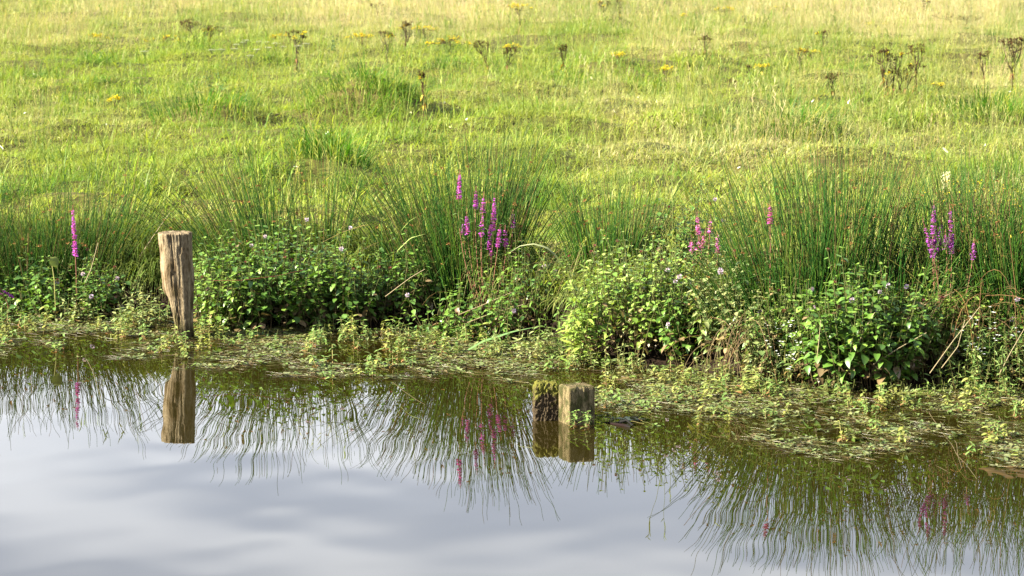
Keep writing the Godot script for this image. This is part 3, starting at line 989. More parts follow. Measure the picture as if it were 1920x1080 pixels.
# ------------------------------------------------------------------ loosestrife
func loosestrife(spikes: Array, d: float, label: String, tint: Color) -> void:
	# spikes: picture x and y of the top of the flowers, and of their lower end
	var mid := 0.0
	for s in spikes: mid += s[0]
	mid /= spikes.size()
	var at := on_ground(across(mid, d), d)
	var t := thing("purple_loosestrife", at, label, "loosestrife", "purple loosestrife on the bank")
	for s in spikes:
		var scale := d / FOCAL * 1.01
		var up := func(py: float) -> float: return CAM_Y - d * tan(deg_to_rad(PITCH) + atan((py - 540.0) / FOCAL)) - at.y
		var dz := rnd(-0.10, 0.10)
		var tip := Vector3((s[0] - mid) * scale, up.call(s[1]), dz)
		var low := Vector3((s[2] - mid) * scale, up.call(s[3]), dz)
		var axis := (tip - low).normalized()
		var root := Vector3((s[0] - mid) * scale * 0.25, -0.02, dz * 0.5)
		if tip.y < low.y + 0.03: root = low + Vector3(-0.25, -0.08, 0.0)
		var stem := MB.new()
		var knee := low - axis * low.distance_to(root) * 0.4
		var pts := []
		for e in 7:
			var f := e / 6.0
			pts.append(root.lerp(knee, f).lerp(knee.lerp(low, f), f))
		stem.tube(pts, 0.0026, 0.0016, Color(0.12, 0.07, 0.035), Color(0.16, 0.07, 0.05), 4)
		var budtip := tip + axis * rnd(0.025, 0.05) + Vector3(rnd(-0.006, 0.006), 0, 0)
		stem.tube([low, tip, budtip], 0.002, 0.0006, Color(0.17, 0.06, 0.06), Color(0.20, 0.10, 0.07), 4)
		var so := part("stem", stem, M.stalk, t)
		var leaves := MB.new()
		var lf := leaf(1.0, 0.24, 0.3, 0.4)
		for e in 16:
			var f := 0.25 + 0.75 * e / 16.0
			var q: Vector3 = root.lerp(knee, f).lerp(knee.lerp(low, f), f)
			var w := e * 1.65 + rnd(-0.3, 0.3)
			leaves.stamp(lf, aim(q, Vector3(cos(w), 0.25, sin(w)), rnd(0.03, 0.05), 0.0), vary(Color(0.075, 0.12, 0.03), 0.25))
		part("leaves", leaves, M.leaf, so, "stuff")
		var fl := MB.new()
		var n := int(maxf(5.0, (tip - low).length() / 0.0065))
		for e in n + 5:
			var f := float(e) / n
			var q := low.lerp(tip, minf(f, 1.0)) + (axis * (f - 1.0) * n * 0.0065 if f > 1.0 else Vector3.ZERO)
			var r := 0.0165 * (1.0 - 0.5 * pow(minf(f, 1.0), 2.0)) * rnd(0.75, 1.1)
			var buds := f > 1.0 or (rng.randf() < 0.16)
			var twist := rnd(0.0, TAU)
			for w in 7:
				var a := twist + w * TAU / 7.0
				var side := Vector3(-sin(a), 0.0, cos(a))
				var dir := Vector3(cos(a), rnd(-0.1, 0.6), sin(a)).normalized()
				if buds:
					fl.ribbon([q, q + dir * 0.003, q + dir * 0.006], 0.002, side, Color(0.20, 0.075, 0.06), Color(0.2, 0.09, 0.08), 0.6)
				else:
					var c := vary(tint, 0.25)
					fl.ribbon([q + dir * 0.003, q + dir * r * 0.6, q + dir * r + Vector3.DOWN * rnd(0, 0.003)], 0.0042, side.rotated(dir, rnd(-0.7, 0.7)), c, c, 0.35)
		part("flower_spike", fl, M.petal, t, "stuff")

func build_loosestrife() -> void:
	rng.seed = 501
	var mag := Color(0.42, 0.080, 0.45)
	loosestrife([[143, 392, 146, 476]], 14.25, "single upright purple loosestrife spike before the green rushes", mag)
	loosestrife([[2, 545, 22, 560], [-14, 536, 4, 548]], 14.2, "fallen purple loosestrife spike lying over the leafy mint", mag)
	loosestrife([[863, 326, 861, 372], [893, 358, 892, 392], [907, 372, 905, 398], [905, 402, 903, 440], [927, 370, 925, 430], [919, 424, 917, 468], [937, 428, 933, 462], [947, 430, 948, 458], [962, 405, 961, 432], [875, 408, 877, 440], [868, 425, 869, 445], [921, 470, 921, 482]], 13.82, "large purple loosestrife in the dense dark rush tussock", mag)
	loosestrife([[1308, 411, 1310, 441], [1330, 414, 1329, 434], [1296, 452, 1297, 472], [1322, 446, 1318, 470], [1345, 442, 1346, 474], [1312, 450, 1308, 470]], 13.3, "pink loosestrife standing above the far flowering mint", Color(0.50, 0.13, 0.40))
	loosestrife([[1440, 386, 1441, 416]], 12.5, "single dark loosestrife spike rising from the tall bright rushes", Color(0.36, 0.07, 0.25))
	loosestrife([[1731, 425, 1748, 482], [1755, 390, 1754, 462], [1770, 428, 1767, 476], [1784, 400, 1788, 478], [1777, 446, 1779, 470], [1760, 440, 1758, 484], [1823, 456, 1821, 484]], 12.4, "darker purple loosestrife near the yellow fleabane", Color(0.30, 0.07, 0.36))

# ------------------------------------------------------------------ plants on the water
func build_floating() -> void:
	rng.seed = 601
	var root := Node3D.new()
	root.name = "floating_leaves"
	add_child(root)
	tag(root, "mat of small pale floating leaves along the waterline", "water plants", "", "stuff")
	var lf := leaf(1.0, 0.52, 0.12, 0.05, 0.5)
	var kinds := []
	for k in 6:
		var b := MB.new()
		var n := 5 + rng.randi() % 5
		for e in n:
			var a := TAU * e / n + rnd(-0.4, 0.4)
			b.stamp(lf, aim(Vector3(rnd(-0.008, 0.008), rnd(0.0005, 0.005), rnd(-0.008, 0.008)), Vector3(cos(a), rnd(-0.02, 0.45), sin(a)), rnd(0.008, 0.024), rnd(-0.25, 0.25)), vary(Color.WHITE, 0.25))
		for e in 2:
			var a := rnd(0, TAU)
			var p := Vector3(0, 0.002, 0)
			var pts := [p]
			for w in 4:
				a += rnd(-0.6, 0.6)
				p += Vector3(cos(a) * 0.02, rnd(-0.0015, 0.002), sin(a) * 0.02)
				pts.append(p)
			b.tube(pts, 0.0011, 0.0008, Color(0.5, 0.35, 0.25), Color(0.55, 0.42, 0.3), 3)
		kinds.append(b.mesh(M.floating))
	var at := [[], [], [], [], [], []]
	var col := [[], [], [], [], [], []]
	for k in 26000:
		var x := rnd(-3.3, 3.3)
		var near := line_at(mat_edge, x)
		var far := line_at(toe, x) + 0.15
		var d := rnd(near - 0.25, far)
		var f := (d - near) / maxf(far - near, 0.1)
		var g := patch2.get_noise_2d(x * 1.6, d * 0.9) + 0.5 * patch2.get_noise_2d(x * 5.0 + 50.0, d * 5.0)
		var keep := -0.04 + 0.7 * smoothstep(0.0, 0.9, f) + g * 2.1 + 0.16 * smoothstep(0.4, 1.0, x)
		if f < 0.0: keep = g * 1.5 - 0.75 + f
		if rng.randf() > keep or rng.randf() > 0.8: continue
		var which := rng.randi() % 6
		at[which].append(Transform3D(Basis(Vector3.UP, rnd(0, TAU)).scaled(Vector3.ONE * rnd(0.5, 1.5)), Vector3(x, rnd(0.001, 0.004), -d)))
		var c := Color(0.070, 0.105, 0.024).lerp(Color(0.165, 0.175, 0.070), rng.randf())
		if rng.randf() < 0.25: c = Color(0.10, 0.14, 0.03)
		if rng.randf() < 0.14: c = Color(0.10, 0.080, 0.028)
		col[which].append(vary(c, 0.2))
	for k in 6:
		scatter(root, "leaves", kinds[k], at[k], col[k])
	# shoots that stand up out of the mat
	var protos := []
	var label := "small leafy shoot standing up from the floating leaf mat"
	var group := "small shoots among the floating leaves"
	for k in 7:
		var yellow := k >= 4
		var t := thing("water_shoot", Vector3.ZERO, label, "water plant", group)
		var st := MB.new()
		var gr := MB.new()
		var lf2 := leaf(1.0, 0.42, 0.2, 0.3, 0.4)
		for s in 3:
			var foot := Vector3(rnd(-0.03, 0.03), -0.03, rnd(-0.03, 0.03))
			var top := foot + Vector3(rnd(-0.03, 0.03), rnd(0.055, 0.115), rnd(-0.03, 0.03))
			st.tube([foot, foot.lerp(top, 0.5), top], 0.0018, 0.0012, Color(0.16, 0.10, 0.05), Color(0.17, 0.17, 0.06), 3)
			for e in 6:
				for w in 2:
					var a := e * 1.57 + w * PI + rnd(-0.4, 0.4)
					var c := vary(Color(0.100, 0.160, 0.038), 0.3) if not yellow else vary(Color(0.165, 0.190, 0.045), 0.3)
					if e < 2 and rng.randf() < 0.5: c = vary(Color(0.18, 0.10, 0.04), 0.25)
					gr.stamp(lf2, aim(foot.lerp(top, 0.4 + 0.12 * e), Vector3(cos(a), rnd(-0.35, 0.6), sin(a)), rnd(0.016, 0.032), rnd(-0.4, 0.4)), c)
		part("stems", st, M.stalk, t, "stuff")
		part("foliage", gr, M.dull_leaf, t, "stuff")
		protos.append(t)
	for q in [[1074, 803, "small shoot rising at the waterline before the squared stub"], [1095, 806, "small shoot beside another one before the squared stub"], [346, 648, "bright small shoot at the foot of the tall post"], [613, 690, "lone taller shoot in the open mat below the dark mint"], [615, 712, "lone shoot standing before a taller one below the dark mint"], [690, 706, "brownish shoot clump at the outer edge of the mat"], [1210, 770, "shoot clump beside the black waterlogged branch"]]:
		var o := copy_of(protos[rng.randi() % 7], spot(q[0], q[1]), rnd(0, TAU), rnd(0.8, 1.0) if q[1] != 690 else 1.4)
		o.set_meta("label", q[2])
	var placed := 0
	while placed < 285:
		var x := rnd(-2.75, 2.75)
		var near := line_at(mat_edge, x)
		var far := line_at(toe, x)
		var f := pow(rng.randf(), 0.7)
		var d := lerpf(near + 0.1, far, f)
		if patch2.get_noise_2d(x * 2.2 + 9.0, d * 1.4) + f * 0.35 < 0.06: continue
		var at2 := Vector3(x, 0.0, -d)
		if placed < 7:
			protos[placed].position = at2
			protos[placed].rotation.y = rnd(0, TAU)
		else:
			copy_of(protos[rng.randi() % 7], at2, rnd(0, TAU), rnd(0.6, 1.25))
		placed += 1

# ------------------------------------------------------------------ meadow flowers and dead stalks
func ragwort(at: Vector3, high: float, lean: float, wide: float, branches: int, flower: float, leafy: int, label: String, group: String, called := "ragwort", multi := 1, head := 1.0) -> void:
	var t := thing(called, at, label, "ragwort", group)
	var st := MB.new()
	var heads := MB.new()
	var yellow := MB.new()
	var leaves := MB.new()
	var bark := vary(Color(0.034, 0.019, 0.010), 0.25)
	var lf := leaf(1.0, 0.3, 0.5, 0.9)
	for m in multi:
		var h := high * (1.0 if m == 0 else rnd(0.55, 0.95))
		var off := 0.0 if multi == 1 else lerpf(-1.0, 1.0, float(m) / (multi - 1)) * 0.14
		var foot := Vector3(off * 0.4, -0.05, rnd(-0.03, 0.03))
		var top := Vector3(lean * h + off * 1.1, h * 0.78, rnd(-0.05, 0.05))
		var pts := []
		for e in 6:
			var f := e / 5.0
			pts.append(foot.lerp(top, f) + Vector3(sin(f * 5.0 + m) * 0.008, 0, cos(f * 4.0 + m) * 0.008))
		st.tube(pts, 0.0075, 0.005, bark, bark, 5)
		for k in branches:
			var f := rnd(0.55, 1.0)
			var q: Vector3 = foot.lerp(top, f)
			var a := rnd(0, TAU)
			var reach := wide * rnd(0.3, 1.0)
			var end := Vector3(top.x + cos(a) * reach, h * rnd(0.86, 1.02) - reach * 0.3, top.z + sin(a) * reach)
			var kn := q.lerp(end, 0.55) + Vector3(cos(a), -0.2, sin(a)) * 0.02
			st.tube([q, kn, end], 0.003, 0.0018, bark, bark, 3)
			var gold := rng.randf() < flower
			for e in int(9 * head):
				var s := Vector3(rnd(-1, 1), rnd(-0.1, 1.0), rnd(-1, 1)).normalized()
				var tip := end + s * rnd(0.012, 0.034)
				st.tube([end, tip], 0.0013, 0.001, bark, bark, 3)
				var target := yellow if gold else heads
				var c := vary(Color(0.62, 0.50, 0.02), 0.2) if gold else vary(Color(0.075, 0.038, 0.017), 0.35)
				for w in 5:
					var b := w * TAU / 5.0
					var o := Vector3(cos(b), rnd(-0.1, 0.9), sin(b)).normalized()
					target.ribbon([tip, tip + o * 0.005, tip + o * head * (0.011 if gold else 0.009)], (0.005 if gold else 0.0042) * head, Vector3(-sin(b), 0, cos(b)), c, c, 0.3)
		for k in leafy:
			var f := rnd(0.15, 0.7)
			var a := rnd(0, TAU)
			var c := vary(Color(0.11, 0.065, 0.03), 0.3) if flower < 0.5 else vary(Color(0.08, 0.12, 0.03), 0.3)
			if rng.randf() < 0.2: c = Color(0.42, 0.30, 0.05)
			leaves.stamp(lf, aim(foot.lerp(top, f), Vector3(cos(a), -0.2, sin(a)), rnd(0.03, 0.07), rnd(-0.5, 0.5)), c)
	part("stems", st, M.stalk, t, "stuff")
	if heads.v.size(): part("seed_heads", heads, M.dry, t, "stuff")
	if yellow.v.size(): part("flower_heads", yellow, M.petal, t, "stuff")
	if leaves.v.size(): part("leaves", leaves, M.dry, t, "stuff")

func build_ragworts() -> void:
	rng.seed = 701
	var dead := "brown dead ragwort stalks in the meadow"
	var gold := "yellow flowering ragwort in the meadow"
	# picture x, y of the foot, y of the top, lean, width, branches, share of flowers, leaves, stems, label
	for r in [
		[1672, 186, 88, 0.10, 0.10, 8, 0.03, 10, 5, "bushy many stemmed dead brown ragwort beside a lone stalk"],
		[1715, 184, 84, 0.02, 0.09, 8, 0.0, 10, 1, "straight dead ragwort stalk right beside the bushy many stemmed one"],
		[1893, 190, 68, 0.05, 0.14, 14, 0.0, 16, 1, "tall dead ragwort with broad brown head and yellowed leaves on its stalk"],
		[1846, 170, 98, -0.08, 0.06, 5, 0.0, 6, 1, "thin leaning dead ragwort between the broad headed one and the lone stalk"],
		[727, 146, 60, -0.02, 0.07, 7, 0.1, 8, 1, "slim dead ragwort above the large dark tussock"],
		[762, 116, 40, 0.0, 0.09, 9, 0.25, 8, 1, "dead ragwort with a few yellow heads next to the yellow flower patch"],
		[794, 218, 138, 0.0, 0.03, 4, 0.15, 12, 1, "narrow dead stalk standing right of the large dark tussock"],
		[556, 134, 58, 0.0, 0.11, 10, 0.12, 12, 1, "ochre brown ragwort beside the white yarrow"],
		[376, 82, 36, 0.05, 0.16, 10, 0.1, 12, 2, "wide brown two stemmed ragwort just behind the wide yellow clump"],
		[936, 146, 78, -0.10, 0.09, 8, 0.0, 10, 2, "pale brown dead ragwort leaning beside the lush green patch"],
		[1057, 144, 86, -0.03, 0.04, 6, 0.0, 26, 1, "dark shrivelled leafy stalk in the lush green patch"],
		[1566, 188, 140, -0.12, 0.07, 5, 0.0, 6, 1, "short crooked dead stalk above the dark green hummock"],
		[712, 48, 4, -0.12, 0.14, 7, 0.0, 6, 1, "far leaning dead ragwort behind the yellow flower patch"],
		[1134, 46, 2, -0.05, 0.14, 8, 0.3, 8, 1, "far dead ragwort with some yellow beside another stalk"],
		[1160, 44, -2, 0.02, 0.07, 5, 0.1, 16, 1, "far dark dead stalk next to the half yellow ragwort"],
		[1322, 112, 68, 0.0, 0.08, 6, 0.0, 8, 1, "small faded dead ragwort alone in the straw coloured grass"],
		[1543, 100, 58, 0.0, 0.08, 7, 0.1, 8, 1, "dead ragwort with flat head behind the yellow brown clump"],
		[1400, 160, 124, 0.0, 0.05, 4, 0.0, 8, 1, "short brown stalk beside the small yellow flower"],
		[1800, 52, 22, -0.2, 0.2, 7, 0.0, 6, 2, "far twiggy dead ragwort bending over in the straw grass"],
		[1733, 30, 0, 0.0, 0.12, 6, 0.1, 6, 1, "far brown ragwort in the straw grass behind a twiggy bent one"],
		[1500, 150, 92, 0.0, 0.10, 8, 0.5, 10, 1, "half faded ragwort with some yellow heads above the green patch"],
		[1340, 170, 145, 0.1, 0.08, 5, 0.0, 12, 2, "low brown withered stalk in pale green grass"]]:
		var at := ground_spot(r[0], r[1])
		var high := (spot(r[0], r[2], 0.0).y + CAM_Y - (-at.z) * tan(deg_to_rad(PITCH) + atan((r[2] - 540.0) / FOCAL))) - at.y
		ragwort(at, high, r[3], r[4], r[5] * 2, r[6], r[7], r[9], dead, "dead_ragwort", r[8])
	for r in [
		[974, 48, 4, 0.16, 10, "tall yellow ragwort standing alone far off"],
		[312, 84, 64, 0.30, 9, "wide yellow ragwort clump left of the yarrow"],
		[183, 86, 64, 0.12, 6, "small yellow ragwort standing by itself beyond the wide yellow clump"],
		[678, 96, 62, 0.16, 9, "yellow ragwort left of the slim dead stalk"],
		[795, 80, 46, 0.16, 9, "yellow ragwort between the dead stalks"],
		[845, 98, 66, 0.26, 12, "broad yellow ragwort in the lush green patch"],
		[217, 205, 183, 0.05, 4, "small yellow ragwort low in the grass near the low arching tussock"],
		[1760, 178, 157, 0.05, 4, "small yellow ragwort right of the lone straight dead stalk"],
		[1429, 140, 121, 0.07, 5, "small yellow ragwort behind the dark green hummock"],
		[1251, 172, 125, 0.05, 6, "slender yellow ragwort beside the lush patch"],
		[1628, 306, 293, 0.03, 3, "tiny yellow flower low in the near grass"],
		[1638, 318, 306, 0.03, 3, "tiny yellow flower just below another one"],
		[1645, 62, 40, 0.14, 6, "yellow ragwort far behind the bushy dead one"],
		[1470, 24, 8, 0.25, 8, "far broad yellow ragwort patch in the straw grass"],
		[1360, 34, 12, 0.14, 6, "far yellow ragwort beside a patch"],
		[1520, 112, 92, 0.14, 6, "ragged yellow ragwort next to the flat headed dead one"],
		[1158, 116, 100, 0.08, 5, "yellow ragwort right of the dark shrivelled stalk"],
		[530, 90, 62, 0.14, 6, "yellow brown ragwort left of the ochre brown one"],
		[960, 106, 84, 0.10, 5, "low yellow ragwort above the pale brown dead one"],
		[1280, 38, 26, 0.10, 5, "far low yellow ragwort in straw grass"]]:
		var at := ground_spot(r[0], r[1])
		var high := CAM_Y - (-at.z) * tan(deg_to_rad(PITCH) + atan((r[2] - 540.0) / FOCAL)) - at.y
		ragwort(at, high, rnd(-0.05, 0.05), r[3] * 1.25, r[4] * 2, 0.95, 10, r[5], gold, "ragwort", 1, 1.0)
	# fleabane beside the right hand rushes
	for r in [[1800, 372, 0.10], [1835, 362, 0.12], [1870, 372, 0.12], [1905, 360, 0.12], [1935, 370, 0.12]]:
		var d := 14.4
		var at := on_ground(across(r[0], d), d)
		var high: float = CAM_Y - d * tan(deg_to_rad(PITCH) + atan((r[1] - 32.0 - 540.0) / FOCAL)) - at.y
		ragwort(at, high * rnd(0.85, 1.0), rnd(-0.1, 0.1), r[2] * 1.3, 5, 0.7, 14, "yellow fleabane with small flower heads behind the rushes", "yellow fleabane behind the rushes", "fleabane", 3, 0.5)

# ------------------------------------------------------------------ small single things
func build_small_things() -> void:
	rng.seed = 801
	# meadowsweet plume
	var at := ground_spot(1772, 392)
	var t := thing("meadowsweet", at, "creamy white meadowsweet plume behind the purple loosestrife", "meadowsweet")
	var st := MB.new()
	var fl := MB.new()
	st.tube([Vector3(0, -0.03, 0), Vector3(0.01, 0.09, 0), Vector3(0.0, 0.17, 0)], 0.002, 0.001, Color(0.15, 0.09, 0.04), Color(0.16, 0.14, 0.06), 4)
	for k in 320:
		var a := rnd(0, TAU)
		var p := Vector3(cos(a) * rnd(0, 0.03), rnd(0.12, 0.22), sin(a) * rnd(0, 0.03))
		var s := Vector3(rnd(-1, 1), rnd(-0.4, 1), rnd(-1, 1)).normalized()
		fl.ribbon([p, p + s * 0.003, p + s * 0.006], 0.003, s.cross(Vector3(0.2, 0.9, 0.3)), Color(0.72, 0.66, 0.46), Color(0.75, 0.7, 0.5), 0.5)
	part("stem", st, M.stalk, t)
	part("flower_plume", fl, M.petal, t, "stuff")
	# yarrow
	for p in [[444, 92], [462, 89], [485, 92], [500, 88], [518, 102], [530, 107], [470, 118], [480, 122], [440, 112], [416, 112], [560, 103], [574, 101], [398, 118], [272, 123], [458, 100], [504, 110]]:
		at = ground_spot(p[0], p[1] + 42)
		t = thing("yarrow", at, "white flat headed yarrow in the meadow left of the ochre brown ragwort", "yarrow", "white yarrow in the meadow")
		st = MB.new()
		fl = MB.new()
		var h := rnd(0.28, 0.36)
		st.tube([Vector3(0, -0.03, 0), Vector3(0.01, h * 0.5, 0), Vector3(0, h, 0)], 0.002, 0.0015, Color(0.09, 0.11, 0.04), Color(0.11, 0.13, 0.05), 3)
		for k in 26:
			var a := rnd(0, TAU)
			var r := 0.04 * sqrt(rng.randf())
			var q := Vector3(cos(a) * r, h + rnd(0.012, 0.02) - r * 0.1, sin(a) * r)
			st.tube([Vector3(0, h - 0.03, 0), q], 0.0008, 0.0007, Color(0.1, 0.12, 0.05), Color(0.1, 0.12, 0.05), 3)
			for e in 5:
				var b := e * TAU / 5.0
				fl.ribbon([q, q + Vector3(cos(b), 0.2, sin(b)) * 0.004, q + Vector3(cos(b), 0.1, sin(b)) * 0.008], 0.004, Vector3(-sin(b), 0, cos(b)), Color(0.5, 0.5, 0.44), Color(0.5, 0.5, 0.44), 0.4)
		part("stem", st, M.stalk, t, "stuff")
		part("flower_head", fl, M.petal, t, "stuff")
	# moulted feathers in the grass
	var quill := MB.new()
	var fm := leaf(1.0, 0.30, 0.25, 0.15, 0.45)
	quill.stamp(fm, Transform3D.IDENTITY, Color(0.72, 0.71, 0.68))
	var feather := quill.mesh(M.petal)
	for p in [[7, 300, 0.06], [44, 222, .04], [62, 150, .04], [15, 216, .04], [112, 268, .035], [164, 193, .04], [200, 248, .04], [530, 312, .05], [490, 322, .045], [610, 264, .035], [772, 228, .04], [832, 205, .04], [873, 240, .045], [880, 252, .04], [845, 256, .035], [1153, 219, .05], [1165, 190, .045], [1196, 193, .04], [1232, 206, .05], [1590, 202, .055], [1595, 200, .05], [1668, 203, .05], [1686, 210, .045], [1664, 238, .05], [1725, 302, .045], [1776, 298, .05], [1844, 286, .045], [1897, 296, .05], [1897, 180, .05], [1870, 250, .04], [1382, 330, .04], [1377, 257, .035], [1520, 208, .05], [675, 312, .035], [1110, 155, .05], [1400, 165, .045], [560, 330, .04]]:
		at = ground_spot(p[0], p[1] + 14)
		var o := MeshInstance3D.new()
		o.name = numbered("feather")
		o.mesh = feather
		add_child(o)
		var w := rnd(0, TAU)
		o.transform = aim(at + Vector3.UP * rnd(0.09, 0.13), Vector3(cos(w), rnd(0.0, 1.2), sin(w)), p[2] * rnd(0.7, 1.1), rnd(-1, 1))
		tag(o, "small white feather caught in the meadow grass", "feather", "white feathers in the meadow")
	# pale arching reed leaf and other long single blades, given by picture points at one distance
	var blade := func(called: String, pts: Array, d: float, wide: float, c0: Color, c1: Color, label: String, cat: String, group := "") -> void:
		var w := []
		for p in pts:
			var dd: float = d + (p[2] if p.size() > 2 else 0.0)
			w.append(Vector3(across(p[0], dd), CAM_Y - dd * tan(deg_to_rad(PITCH) + atan((p[1] - 540.0) / FOCAL)), -dd))
		var curve := Curve3D.new()
		for k in w.size():
			var tan: Vector3 = (w[mini(k + 1, w.size() - 1)] - w[maxi(k - 1, 0)]) / 6.0
			curve.add_point(w[k], -tan, tan)
		var line := []
		for k in 15:
			line.append(curve.sample_baked(curve.get_baked_length() * k / 14.0) - w[0])
		var b := MB.new()
		if wide > 0.003:
			b.ribbon(line, wide, Vector3(0.3, 0.6, -0.7), c0, c1, 1.0, 0.3)
		else:
			b.tube(line, wide, wide * 0.6, c0, c1, 4)
		single(called, b, M.dull_leaf, w[0], label, cat, group)
	blade.call("reed_leaf", [[1054, 500], [1042, 478], [1025, 464], [1000, 457], [975, 461], [952, 476]], 13.25, 0.006, Color(0.15, 0.19, 0.07), Color(0.26, 0.27, 0.16), "pale reed leaf arching over beside the willowherb", "reed leaf")
	blade.call("reed_leaf", [[733, 520], [738, 470], [752, 432], [768, 414], [786, 404]], 13.9, 0.0065, Color(0.13, 0.20, 0.03), Color(0.20, 0.26, 0.06), "green reed leaf arching up before the grey green rushes", "reed leaf")
	blade.call("reed_leaf", [[732, 500], [745, 470], [770, 446], [800, 438]], 13.85, 0.006, Color(0.15, 0.21, 0.05), Color(0.22, 0.27, 0.08), "shorter reed leaf bending over under the arching green one", "reed leaf")
	blade.call("reed_leaf", [[870, 660], [905, 640], [960, 622], [1010, 612]], 13.1, 0.008, Color(0.07, 0.14, 0.04), Color(0.10, 0.18, 0.06), "green reed leaf slanting over the pale water pepper", "reed leaf")
	var straw := "bleached dead stems lying across the bank plants"
	for s in [[[722, 556], [770, 520], [796, 505], 13.55, "bleached dead stem over the mint at the foot of the sparse rushes"], [[860, 590], [905, 572], [960, 548], 13.5, "long bleached stem above the green slanting reed leaf"], [[876, 605], [920, 588], [985, 570], 13.45, "bleached stem lying below another long one"],
		[[1100, 462], [1160, 474], [1230, 492], 13.7, "pale stem lying across the low fan of rushes"], [[1108, 474], [1170, 488], [1225, 500], 13.65, "second pale stem lying across the low fan of rushes"],
		[[1640, 684], [1690, 652], [1740, 624], 11.95, "yellow stem slanting across the large leaved mint bush"], [[1612, 645], [1625, 615], [1642, 586], 11.95, "reddish dead stem standing before the large leaved mint bush"], [[1535, 670], [1538, 640], [1541, 600], 11.95, "upright brown stem at the edge of the large leaved mint bush"],
		[[1748, 700], [1790, 640], [1840, 575], 11.95, "long straw stem leaning before the forget-me-not"], [[1770, 690], [1800, 650], [1812, 600], 11.9, "shorter straw stem before the forget-me-not"], [[1880, 700], [1900, 660], [1925, 615], 11.9, "straw stem beneath the rushes over brown fallen stems"],
		[[1700, 590], [1735, 572], [1790, 548], 12.2, "pale stem lying towards the darker purple loosestrife"], [[882, 490], [925, 440], [960, 405], 14.0, "thin bleached stem crossing the large purple loosestrife"], [[158, 530], [170, 505], [184, 455], 14.1, "bleached stalk beside the single upright loosestrife spike"], [[262, 480], [290, 440], [320, 398], 14.5, "pale bent stem behind the tall post"]]:
		blade.call("fallen_straw", [s[0], s[1], s[2]], s[3], 0.0022, Color(0.22, 0.175, 0.095), Color(0.28, 0.235, 0.14), s[4], "straw", straw)
	# brown fallen rushes on the right, draped over the bank
	var brown := MB.new()
	var bx := on_ground(across(1850, 12.25), 12.25)
	t = thing("fallen_rushes", bx, "tangle of brown fallen rush stems draped over the forget-me-not", "dead rushes")
	for k in 60:
		var a := rnd(-0.9, 0.9)
		var p := Vector3(rnd(-0.25, 0.35), rnd(0.18, 0.36), rnd(-0.2, 0.1))
		var c := vary(Color(0.105, 0.066, 0.030), 0.4)
		brown.tube(arc(p, Vector3(sin(a) - 0.3, rnd(0.0, 0.5), cos(a) * 0.7), rnd(0.25, 0.5), rnd(0.3, 0.8), 6), 0.0018, 0.0008, c, c, 3)
	part("stems", brown, M.dry, t, "stuff")
	brown = MB.new()
	bx = on_ground(across(1400, 12.35), 12.35)
	t = thing("fallen_rushes", bx, "pale brown fallen rush stems hanging into the water before the sprawling mint", "dead rushes")
	for k in 45:
		var a := rnd(-1.2, 0.6)
		var p := Vector3(rnd(-0.15, 0.25), rnd(0.10, 0.26), rnd(-0.1, 0.12))
		var c := vary(Color(0.135, 0.098, 0.050), 0.4)
		brown.tube(arc(p, Vector3(sin(a), rnd(-0.1, 0.3), cos(a) * 0.8), rnd(0.2, 0.38), rnd(0.5, 1.0), 6), 0.0016, 0.0008, c, c, 3)
	part("stems", brown, M.dry, t, "stuff")
	# round yellowing leaf on the left
	var rl := MB.new()
	rl.stamp(leaf(0.065, 0.062, 0.35, 0.35, 0.45, 0.03), Transform3D.IDENTITY, Color(0.105, 0.135, 0.030))
	var p0 := Vector3(across(95, 14.1), 0.41, -14.1)
	var ro := thing("round_leaf", Vector3(p0.x, 0.05, p0.z), "yellowing round leaf hanging from its stalk above the coarse mint", "leaf")
	var ps := MB.new()
	ps.tube([Vector3(0.02, -0.05, 0), Vector3(0.015, 0.16, 0), Vector3(0, 0.27, 0)], 0.003, 0.002, Color(0.13, 0.12, 0.04), Color(0.18, 0.18, 0.06), 4)
	part("stalk", ps, M.stalk, ro)
	var bl := part("blade", rl, M.dull_leaf, ro)
	bl.transform = aim(Vector3(0, 0.27, 0), Vector3(0.6, -0.7, 0.25), 0.9, 0.7)
	# rusty wire from the tall post into the mint
	var wire := MB.new()
	var w0 := spot(355, 634)
	wire.tube([Vector3(0.0, 0.29, 0), Vector3(0.12, 0.284, 0.03), Vector3(0.26, 0.285, 0.02), Vector3(0.42, 0.30, -0.02), Vector3(0.55, 0.32, -0.1)], 0.0016, 0.0016, Color(0.10, 0.035, 0.02), Color(0.12, 0.045, 0.025), 5)
	single("fence_wire", wire, M.stalk, w0, "rusty wire stretched from the tall post into the mint", "wire")
	# waterlogged wood by the sawn-off posts
	var log := MB.new()
	var lp := spot(1158, 795)
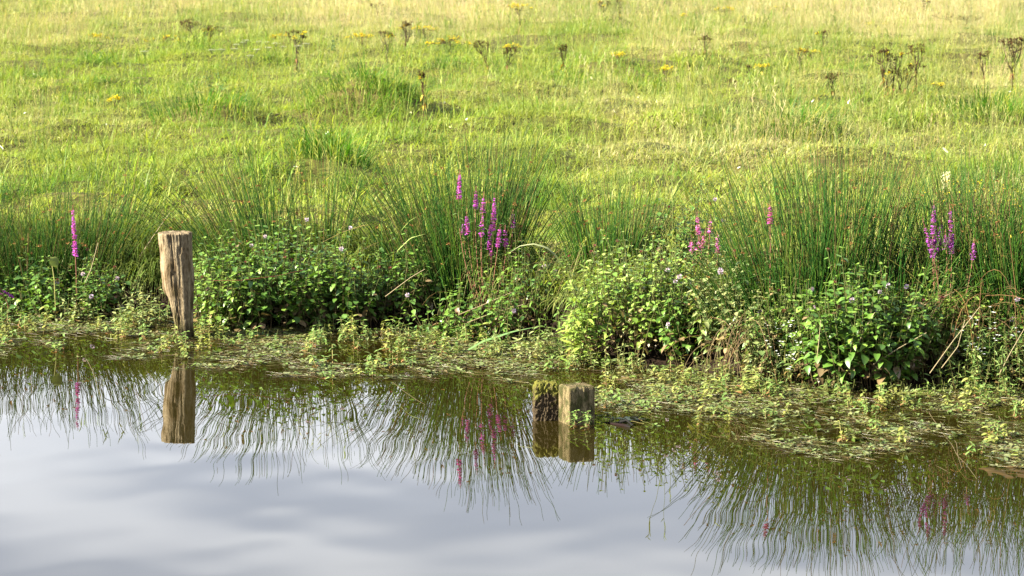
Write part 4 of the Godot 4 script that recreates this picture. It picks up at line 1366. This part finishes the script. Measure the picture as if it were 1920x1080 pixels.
	log.tube([Vector3(-0.07, -0.003, -0.05), Vector3(-0.04, 0.0, -0.02), Vector3(-0.005, 0.002, 0.02), Vector3(0.025, 0.002, 0.05), Vector3(0.05, -0.004, 0.07)], 0.003, 0.009, Color(0.012, 0.010, 0.010), Color(0.015, 0.012, 0.012), 9)
	log.tube([Vector3(0.01, 0.008, 0.0), Vector3(0.035, 0.018, 0.01), Vector3(0.06, 0.004, 0.05)], 0.006, 0.004, Color(0.014, 0.012, 0.012), Color(0.014, 0.012, 0.012), 7)
	single("driftwood", log, material(0.9, 0.05), lp, "small black waterlogged branch floating beside the sawn-off posts", "branch")
	# sodden plank that just breaks the water on the right
	var sp := spot(1918, 886)
	var sl := sheet(steps([-0.19, [0.3, 0.02]]), steps([-0.17, [0.17, 0.02]]), func(x, d):
		var edge := maxf(absf(x - 0.05) / 0.24, absf(d + x * 0.2) / 0.16) + fine.get_noise_2d(x * 9.0, d * 9.0) * 0.25
		return lerpf(0.0005, -0.03, smoothstep(0.7, 1.05, edge)) + fine.get_noise_2d(x * 22.0, d * 9.0) * 0.006, func(x, d): return Color(0.030, 0.020, 0.007) * (1.0 + fine.get_noise_2d(x * 14.0, d * 60.0) * 0.7))
	single("sunken_plank", sl, material(0.8, 0.2), sp, "brown sodden plank barely breaking the water past the floating leaves", "plank")
	# long reed leaf lying on the water
	var fr := MB.new()
	var fp := spot(1702, 747)
	fr.ribbon([Vector3(0, 0.006, 0), Vector3(0.05, 0.03, -0.005), Vector3(0.10, 0.034, -0.01), Vector3(0.17, 0.02, -0.01), Vector3(0.24, 0.01, -0.02)], 0.010, Vector3(0, 0.4, 1), Color(0.10, 0.15, 0.05), Color(0.16, 0.17, 0.07), 1.0, 0.3)
	fr.ribbon([Vector3(0, 0.005, 0.01), Vector3(0.06, 0.022, 0.01), Vector3(0.12, 0.014, 0.01), Vector3(0.2, 0.004, 0.03)], 0.008, Vector3(0, 0.5, 1), Color(0.08, 0.12, 0.04), Color(0.26, 0.25, 0.13), 1.0, 0.3)
	single("fallen_reed_leaf", fr, M.dull_leaf, fp, "long flat reed leaf lying on the water before the forget-me-not", "reed leaf")
